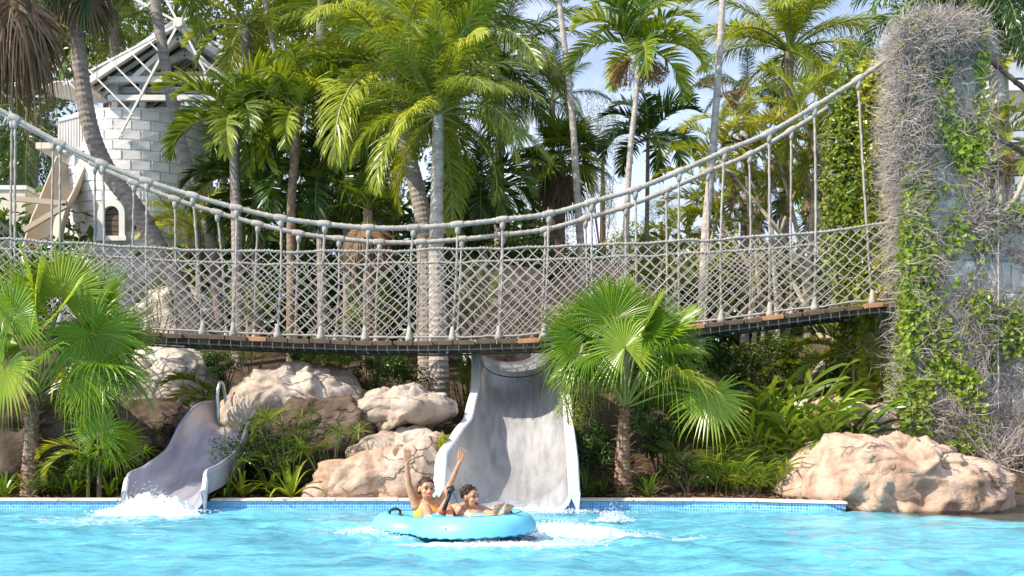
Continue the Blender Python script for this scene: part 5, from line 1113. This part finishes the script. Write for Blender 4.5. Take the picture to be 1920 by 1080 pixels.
tu = thing('double_inflatable_tube', 'aqua blue two seat inflatable tube floating with two riders', 'inflatable tube', TF * .5 + TR * .5); to = tu.location
for c, nm, vt in ((TF, Matrix.Rotation(R(-2), 3, 'Y'), 1.12), (TR, Matrix.Rotation(R(4), 3, 'Y'), .92)):
    b = MB(); torus(b, c - to, .43, .172, tilt=nm, vt=vt); b.build('ring', M['tube'], tu, True)
    b = MB(); pts = [c - to + nm @ Vector((math.cos(a) * .604, math.sin(a) * .604, 0 + .006 * math.sin(a * 30))) for a in [2 * math.pi * i / 90 for i in range(91)]]; b.tube(pts, .006, 5); b.build('seam', M['tube_dark'], tu)
    b = MB(); pts = [c - to + nm @ Vector((math.cos(a) * .45, math.sin(a) * .45, .172 * vt)) for a in [2 * math.pi * i / 90 for i in range(91)]]; b.tube(pts, .006, 5); b.build('welt', M['tube_dark'], tu)
    b = MB(); b.tube([c - to + Vector((0, 0, -.10)), c - to + Vector((0, 0, -.06))], [.40, .41], 28); b.build('seat_floor', M['tube_dark'], tu)
def handle(p, ax):
    b = MB(); o = p - to; q = catmull([o - ax * .055, o - ax * .05 + Vector((0, 0, .055)), o + Vector((0, -.01, .075)), o + ax * .05 + Vector((0, 0, .055)), o + ax * .055], 5); b.tube(q, .013, 8); b.box(o - ax * .06, (.05, .05, .02)); b.box(o + ax * .06, (.05, .05, .02)); b.build('handle', M['black'], tu, True)
b = MB(); v_ = Vector((-.62, 11.13, .13)) - to; b.tube([v_, v_ + Vector((-.004, -.018, .01)), v_ + Vector((-.005, -.022, .012))], [.02, .018, .01], 12); b.build('valve', M['tube_dark'], tu, True)
handle(Vector((-1.24, 12.36, .155)), Vector((1, .2, 0)).normalized()); handle(Vector((-.02, 11.45, .20)), Vector((.4, 1, 0)).normalized()); handle(Vector((-.60, 11.98, .17)), Vector((1, -.2, 0)).normalized())

# ------------------------------------------------------------------ riders
def capsule(bm, a, c, ra, rb, seg=12):
    a, c = Vector(a), Vector(c); d = c - a; L_ = d.length; q = d.to_track_quat('Z', 'Y').to_matrix() if L_ > 1e-6 else Matrix.Identity(3); rows = []
    for i in range(6): t = -math.pi / 2 + math.pi / 2 * i / 5; rows.append((ra * math.sin(t), max(1e-4, ra * math.cos(t))))
    for i in range(6): t = math.pi / 2 * i / 5; rows.append((L_ + rb * math.sin(t), max(1e-4, rb * math.cos(t))))
    vs_ = [[bm.verts.new(a + q @ Vector((r * math.cos(2 * math.pi * k / seg), r * math.sin(2 * math.pi * k / seg), z))) for k in range(seg)] for z, r in rows]
    for i in range(len(vs_) - 1):
        for k in range(seg): bm.faces.new((vs_[i][k], vs_[i][(k + 1) % seg], vs_[i + 1][(k + 1) % seg], vs_[i + 1][k]))
    bm.faces.new(vs_[0][::-1]); bm.faces.new(vs_[-1])
def ell(bm, c, r, rot=Matrix.Identity(3)):
    g = bmesh.ops.create_icosphere(bm, subdivisions=3, radius=1)
    for v in g['verts']: v.co = Vector(c) + rot @ Vector((v.co.x * r[0], v.co.y * r[1], v.co.z * r[2]))
def remeshed(bm, name, m, parent, vox=.006, smooth=6):
    me = bpy.data.meshes.new(name); bm.to_mesh(me); bm.free(); o = bpy.data.objects.new(name, me); C.objects.link(o)
    r = o.modifiers.new('r', 'REMESH'); r.mode = 'VOXEL'; r.voxel_size = vox; s = o.modifiers.new('s', 'SMOOTH'); s.factor = .5; s.iterations = smooth
    bpy.context.view_layer.update(); dg = bpy.context.evaluated_depsgraph_get(); new = bpy.data.meshes.new_from_object(o.evaluated_get(dg)); o.modifiers.clear(); o.data = new; new.name = name
    new.materials.clear(); new.materials.append(m); new.polygons.foreach_set('use_smooth', [True] * len(new.polygons)); o.parent = parent; return o
def hand(bm, w_, d, pn, sc=1, curl=.15, thumb=1):
    """w_ wrist, d pointing along the hand, pn palm normal"""
    d = d.normalized(); pn = (pn - d * pn.dot(d)).normalized(); s = d.cross(pn); pl = .085 * sc
    for k in range(4):
        o = (k - 1.5) * .019 * sc; kn = w_ + d * pl + s * o; capsule(bm, w_ + d * .015 + s * o * .7, kn, .014 * sc, .012 * sc, 8)
        Lk = (.068, .078, .073, .058)[k] * sc; dd = (d + s * (k - 1.5) * .10).normalized(); m1 = kn + (dd + pn * curl * .5).normalized() * Lk * .5; m2 = m1 + (dd + pn * curl * 1.6).normalized() * Lk * .5
        capsule(bm, kn, m1, .0095 * sc, .0085 * sc, 8); capsule(bm, m1, m2, .0085 * sc, .0068 * sc, 8)
    t0 = w_ + d * .02 * sc - s * .022 * sc * thumb; t1 = t0 + (d * .6 - s * .8 * thumb + pn * .2).normalized() * .045 * sc; t2 = t1 + (d * .85 - s * .5 * thumb + pn * .2).normalized() * .034 * sc
    capsule(bm, t0, t1, .014 * sc, .0105 * sc, 8); capsule(bm, t1, t2, .0105 * sc, .008 * sc, 8)
def head(bm, c, f, up, sc=1):
    """c centre of the head, f facing, up"""
    f = f.normalized(); up = (up - f * up.dot(f)).normalized(); s = f.cross(up); Rm = Matrix((s, f, up)).transposed()
    P = lambda x, y, z: c + Rm @ Vector((x, y, z)) * sc
    ell(bm, P(0, -.012, .025), (.078 * sc, .092 * sc, .088 * sc), Rm); ell(bm, P(0, .025, -.045), (.056 * sc, .058 * sc, .068 * sc), Rm); ell(bm, P(0, .045, -.088), (.028 * sc, .026 * sc, .022 * sc), Rm)
    for q in (-1, 1):
        ell(bm, P(q * .037, .052, -.025), (.024 * sc, .022 * sc, .022 * sc), Rm); ell(bm, P(q * .081, -.008, -.008), (.011 * sc, .022 * sc, .032 * sc), Rm); ell(bm, P(q * .034, .070, .028), (.026 * sc, .012 * sc, .009 * sc), Rm)
    capsule(bm, P(0, .076, .012), P(0, .096, -.022), .009 * sc, .0135 * sc, 8); ell(bm, P(0, .088, -.026), (.018 * sc, .012 * sc, .009 * sc), Rm)
    return P, Rm
def face(P, Rm, sc, par, mouth='smile'):
    e = bmesh.new()
    for q in (-1, 1): ell(e, P(q * .031, .0755, .010), (.013 * sc, .008 * sc, .0065 * sc), Rm)
    me = bpy.data.meshes.new('eye'); e.to_mesh(me); e.free(); me.materials.append(M['hair']); link('eyes', me, par)
    for q in (-1, 1):
        b = MB(); b.tube([P(q * .015, .088, .030), P(q * .034, .084, .037), P(q * .052, .070, .031)], [.003 * sc, .0042 * sc, .002], 5); b.build('eyebrow', M['hair'], par)
    b = MB(); n_ = 9
    if mouth == 'smile':
        up_ = [P(-.030 + .06 * i / n_, .086 - .5 * (abs(i / n_ - .5)) ** 2 * .12, -.052 + .018 * (2 * (i / n_ - .5)) ** 2) for i in range(n_ + 1)]; lo_ = [P(-.030 + .06 * i / n_, .085 - .5 * (abs(i / n_ - .5)) ** 2 * .12, -.064 + .030 * (2 * (i / n_ - .5)) ** 2) for i in range(n_ + 1)]
        b.grid([up_, lo_]); b.build('teeth', M['teeth'], par)
        b = MB(); b.tube(lo_, .003 * sc, 5); b.tube(up_, .0025 * sc, 5); b.build('lips', M['redsuit'], par)
    else:
        e = bmesh.new(); ell(e, P(0, .074, -.058), (.025 * sc, .018 * sc, .021 * sc), Rm); me = bpy.data.meshes.new('mouth'); e.to_mesh(me); e.free(); me.materials.append(M['mouth']); link('open_mouth', me, par)
        b = MB(); b.grid([[P(-.018 + .036 * i / 6, .0935 - abs(i / 6 - .5) * .012, -.043) for i in range(7)], [P(-.016 + .032 * i / 6, .094 - abs(i / 6 - .5) * .012, -.050) for i in range(7)]]); b.build('teeth', M['teeth'], par)
def hairmesh(P, Rm, sc, par, long=False, seed=0):
    e = bmesh.new(); ell(e, P(0, -.024, .040), (.083 * sc, .094 * sc, .084 * sc), Rm); rg = random.Random(seed)
    for _ in range(60 if not long else 14):
        a = rg.uniform(0, 6.28); z = rg.uniform(.2, 1); r_ = math.sqrt(1 - z * z); v = Vector((r_ * math.cos(a), r_ * math.sin(a), z)); 
        if v.y > .55 and v.z < .55: continue
        q = P(v.x * .083, v.y * .094 - .02, v.z * .086 + .042); d = (Rm @ (v + Vector((.5 * (1 if rg.random() > .5 else -1), .5, .3)))).normalized(); capsule(e, q, q + d * .016 * sc, .009 * sc, .004 * sc, 6)
    if long:
        for q in (-1, 1): capsule(e, P(q * .068, -.03, .03), P(q * .066, -.045, -.04), .03 * sc, .02 * sc)
        capsule(e, P(0, -.085, .02), P(0, -.10, -.05), .05 * sc, .03 * sc)
    o = remeshed(e, 'hair', M['hair'], par, .005, 2)
    return o
# first rider: arms thrown up, on the rear ring
G = Vector((-.80, 12.38, .0)); pr1 = thing('person', 'person in an orange swim top with both arms raised on the rear ring', 'person', G)
A_ = lambda px, py, Y=12.3: at(px, py, Y) - G
hip = Vector((.0, .10, .08)); chest = A_(806, 948, 12.35); neck = A_(803, 937, 12.34); hc = A_(804, 914, 12.27)
bm = bmesh.new(); capsule(bm, hip, hip.lerp(chest, .5), .13, .11, 16); ell(bm, chest + Vector((0, 0, -.05)), (.145, .095, .15)); capsule(bm, chest + Vector((-.10, 0, .06)), chest + Vector((.10, 0, .06)), .055, .055); capsule(bm, chest + Vector((0, 0, .05)), hc + Vector((0, .02, -.05)), .048, .042)
shL = A_(784, 945, 12.32); elL = A_(771, 906, 12.28); wrL = A_(768, 866, 12.22); shR = A_(828, 943, 12.34); elR = A_(848, 903, 12.34); wrR = A_(864, 865, 12.30)
capsule(bm, shL, elL, .050, .037); capsule(bm, elL, wrL, .037, .023); capsule(bm, shR, elR, .048, .036); capsule(bm, elR, wrR, .036, .023)
capsule(bm, chest + Vector((-.09, 0, .02)), shL, .07, .052); capsule(bm, chest + Vector((.09, 0, .02)), shR, .07, .05)
hand(bm, wrL, Vector((.02, 0, 1)), Vector((.25, -1, 0)), 1.05, .05, -1); hand(bm, wrR, Vector((.22, 0, 1)), Vector((.1, -1, 0)), 1.0, .2, 1)
for q in (-1, 1):
    hp = hip + Vector((q * .08, -.03, -.0)); kn = Vector((q * .11 + .03, -.48, .27)); an = Vector((q * .10 + .10, -.80, .12)); capsule(bm, hp, kn, .085, .055); capsule(bm, kn, an, .052, .035); capsule(bm, an, an + Vector((.01, -.08, .10)), .036, .022)
P1, R1 = head(bm, hc, Vector((.42, -1, -.02)), Vector((.08, .0, 1)), 1.02); body1 = remeshed(bm, 'body', M['skin'], pr1); 
face(P1, R1, 1.02, pr1); hairmesh(P1, R1, 1.02, pr1, True, 1)
e = bmesh.new(); ell(e, chest + Vector((0, 0, -.06)), (.158, .107, .142)); capsule(e, hip + Vector((0, 0, .02)), hip.lerp(chest, .5), .142, .122, 16)
for q in (-1, 1): capsule(e, chest + Vector((q * .085, -.045, .02)), chest + Vector((q * .095, -.0, .118)), .024, .018); capsule(e, chest + Vector((q * .095, 0, .118)), chest + Vector((q * .08, .06, .04)), .018, .022)
remeshed(e, 'swim_top', M['orange'], pr1, .007, 3)
# second rider: boy leaning back on the front ring, feet up
G2 = Vector((-.40, 11.75, .0)); pr2 = thing('person', 'short haired boy laughing with bare feet up on the front ring holding a camera grip', 'person', G2)
A2 = lambda px, py, Y=11.75: at(px, py, Y) - G2
hip = A2(905, 968, 11.75); hip.z = .12; chest = A2(876, 958, 11.9); hc = A2(884, 929, 11.80); bm = bmesh.new()
capsule(bm, hip, chest, .115, .12, 16); ell(bm, chest + Vector((0, 0, .0)), (.145, .10, .12)); capsule(bm, chest + Vector((-.10, .0, .05)), chest + Vector((.10, .0, .05)), .055, .055); capsule(bm, chest + Vector((0, 0, .03)), hc + Vector((-.01, .02, -.05)), .05, .043)
shL = chest + Vector((-.15, 0, .05)); elL = A2(826, 961, 11.75); wrL = A2(841, 932, 11.72); shR = chest + Vector((.14, .0, .05)); elR = A2(925, 958, 11.85); wrR = A2(952, 957, 11.75)
capsule(bm, shL, elL, .046, .036); capsule(bm, elL, wrL, .037, .024); capsule(bm, shR, elR, .046, .036); capsule(bm, elR, wrR, .035, .022)
hand(bm, wrL, Vector((.12, -.1, 1)), Vector((1, -.3, .0)), .95, 1.1, -1); hand(bm, wrR, Vector((1, -.2, -.08)), Vector((0, .2, -1)), .95, .15, 1)
for q, (kx, ky, kY), (ax_, ay_, aY), (tx, ty, tY) in ((-1, (895, 972, 11.45), (927, 966, 11.30), (937, 940, 11.27)), (1, (915, 966, 11.62), (945, 967, 11.36), (957, 942, 11.33))):
    hp = hip + Vector((.02, q * -.08, 0)); kn = A2(kx, ky - 6, kY); an = A2(ax_, ay_ - 3, aY); tt = A2(tx, ty, tY); capsule(bm, hp, kn, .075, .052); capsule(bm, kn, an, .05, .033)
    sx = Vector((1, .25, 0)).normalized(); dd = (tt - an); LL = dd.length; du = dd.normalized(); Rf = Matrix((sx, du.cross(sx).normalized(), du)).transposed()
    ell(bm, an - du * .01, (.034, .036, .038), Rf); ell(bm, an + dd * .38, (.036, .020, LL * .42), Rf); ell(bm, an + dd * .70, (.044, .022, .036), Rf)
    for k2 in range(5):
        kk = k2 if q > 0 else 4 - k2; o_ = sx * ((k2 - 2) * .0185); Lt = (.30, .27, .22, .17, .11)[kk]; capsule(bm, an + dd * .74 + o_ * .9, an + dd * (.80 + Lt) + o_ * 1.15 + Vector((0, -.008, 0)), .012 if kk else .0145, .0085 if kk else .012, 8)
P2, R2 = head(bm, hc, Vector((1, -.75, .08)), Vector((-.05, .0, 1)), .98); remeshed(bm, 'body', M['skin'], pr2); face(P2, R2, .98, pr2, 'open'); hairmesh(P2, R2, .98, pr2, False, 2)
b = MB(); d_ = (wrL - elL).normalized(); b.tube([elL.lerp(wrL, .18), elL.lerp(wrL, .34)], [.042, .040], 14); b.build('wristband', M['redsuit'], pr2, True)
e = bmesh.new(); capsule(e, hip + Vector((0, 0, -.02)), hip.lerp(chest, .25), .122, .120, 16); remeshed(e, 'swim_shorts', M['tube_dark'], pr2, .007, 3)
# camera grip held up by the boy
g0 = A2(836, 952, 11.70) + G2; g1 = A2(848, 918, 11.70) + G2; gp = thing('camera_grip', 'black waterproof camera on a grip held between the two riders', 'camera', g0)
b = MB(); b.tube([Vector((0, 0, 0)), (g1 - g0)], [.021, .019], 12); b.build('grip', M['black'], gp, True); b = MB(); b.box((0, 0, 0), (.075, .05, .058), Matrix.Rotation(-.3, 3, 'Y')); cmr = b.build('camera_body', M['black'], gp, bevel=.008); cmr.location = g1 - g0 + Vector((0, 0, .025))
b = MB(); b.tube([Vector((.0, -.024, 0)), Vector((0, -.042, 0))], [.018, .016], 12); b.build('lens', M['darkglass'], cmr)
b = MB(); o_ = g1 - g0; b.tube(catmull([o_ + Vector((.02, 0, 0)), o_ + Vector((.07, -.02, -.10)), o_ + Vector((.13, -.03, -.17)), o_ + Vector((.16, -.02, -.2))], 6), .004, 4); b.build('lanyard', M['black'], gp)
# splashes: droplets and churned lumps where the slides pour in
def splash(label, c, n, rx, ry, h, seed, s0=.006, mound=None):
    rg = random.Random(seed); b = MB()
    for _ in range(n):
        x, y = rg.gauss(0, rx), rg.gauss(0, ry); z = abs(rg.gauss(0, h)) * math.exp(-(x / rx) ** 2 * .4 - (y / ry) ** 2 * .4); s = s0 * rg.uniform(.25, 1.3) * (.7 if z > h else 1); p = Vector((x, y, z))
        d = Vector((rg.gauss(0, 1), rg.gauss(0, 1), rg.gauss(.3, 1))).normalized() * s * rg.uniform(1, 3); b.tube([p - d, p, p + d * .8], [s * .2, s, s * .3], 4)
    if mound:
        mx, my, mh = mound; rows = []
        for j in range(61):
            row = []
            for i in range(91):
                u, v = -1 + 2 * i / 90, -1 + 2 * j / 60; q = Vector((u * mx * 7, v * my * 7, seed)); rr = math.hypot(u, v) + .35 * noise.noise(q * .5); e = max(0, 1 - rr) ** .8 * max(0, 1 - u ** 4) * max(0, 1 - v ** 4)
                row.append(Vector((u * mx, v * my, -.05 + e * mh * max(.3, 1 + .5 * noise.fractal(q, .9, 2.1, 4)) + .05 * e ** .3 * (1 + noise.noise(q * 2.2)))))
            rows.append(row)
        b.grid(rows)
    o = b.build('water_splash', M['foam'], None, True); o.location = c; tag(o, label, 'splash', kind='stuff')
splash('white churned water at the mouth of the small slide', Vector((-4.55, 14.36, .01)), 7000, .25, .12, .13, 1, .0055, (.72, .34, .19))
splash('fine spray at the foot of the big slide', Vector((.12, 14.1, .02)), 2600, .5, .10, .06, 2, .005)
splash('spray thrown up right of the inflatable tube', Vector((.46, 12.0, .0)), 4200, .30, .25, .06, 3, .005, (.34, .22, .045))
splash('small splash in open water right of the big slide', Vector((1.15, 12.9, .02)), 1200, .10, .07, .09, 4, .005)
splash('foam lapping at the front of the tube', Vector((-.15, 10.70, .0)), 2400, .36, .05, .02, 5, .004)
splash('foam trail behind the rear ring of the tube', Vector((-1.4, 12.0, .0)), 1800, .2, .18, .03, 6, .005)

# the riders and their tube sit a little nearer the camera
for o in (tu, pr1, pr2, gp): o.location.y -= .3
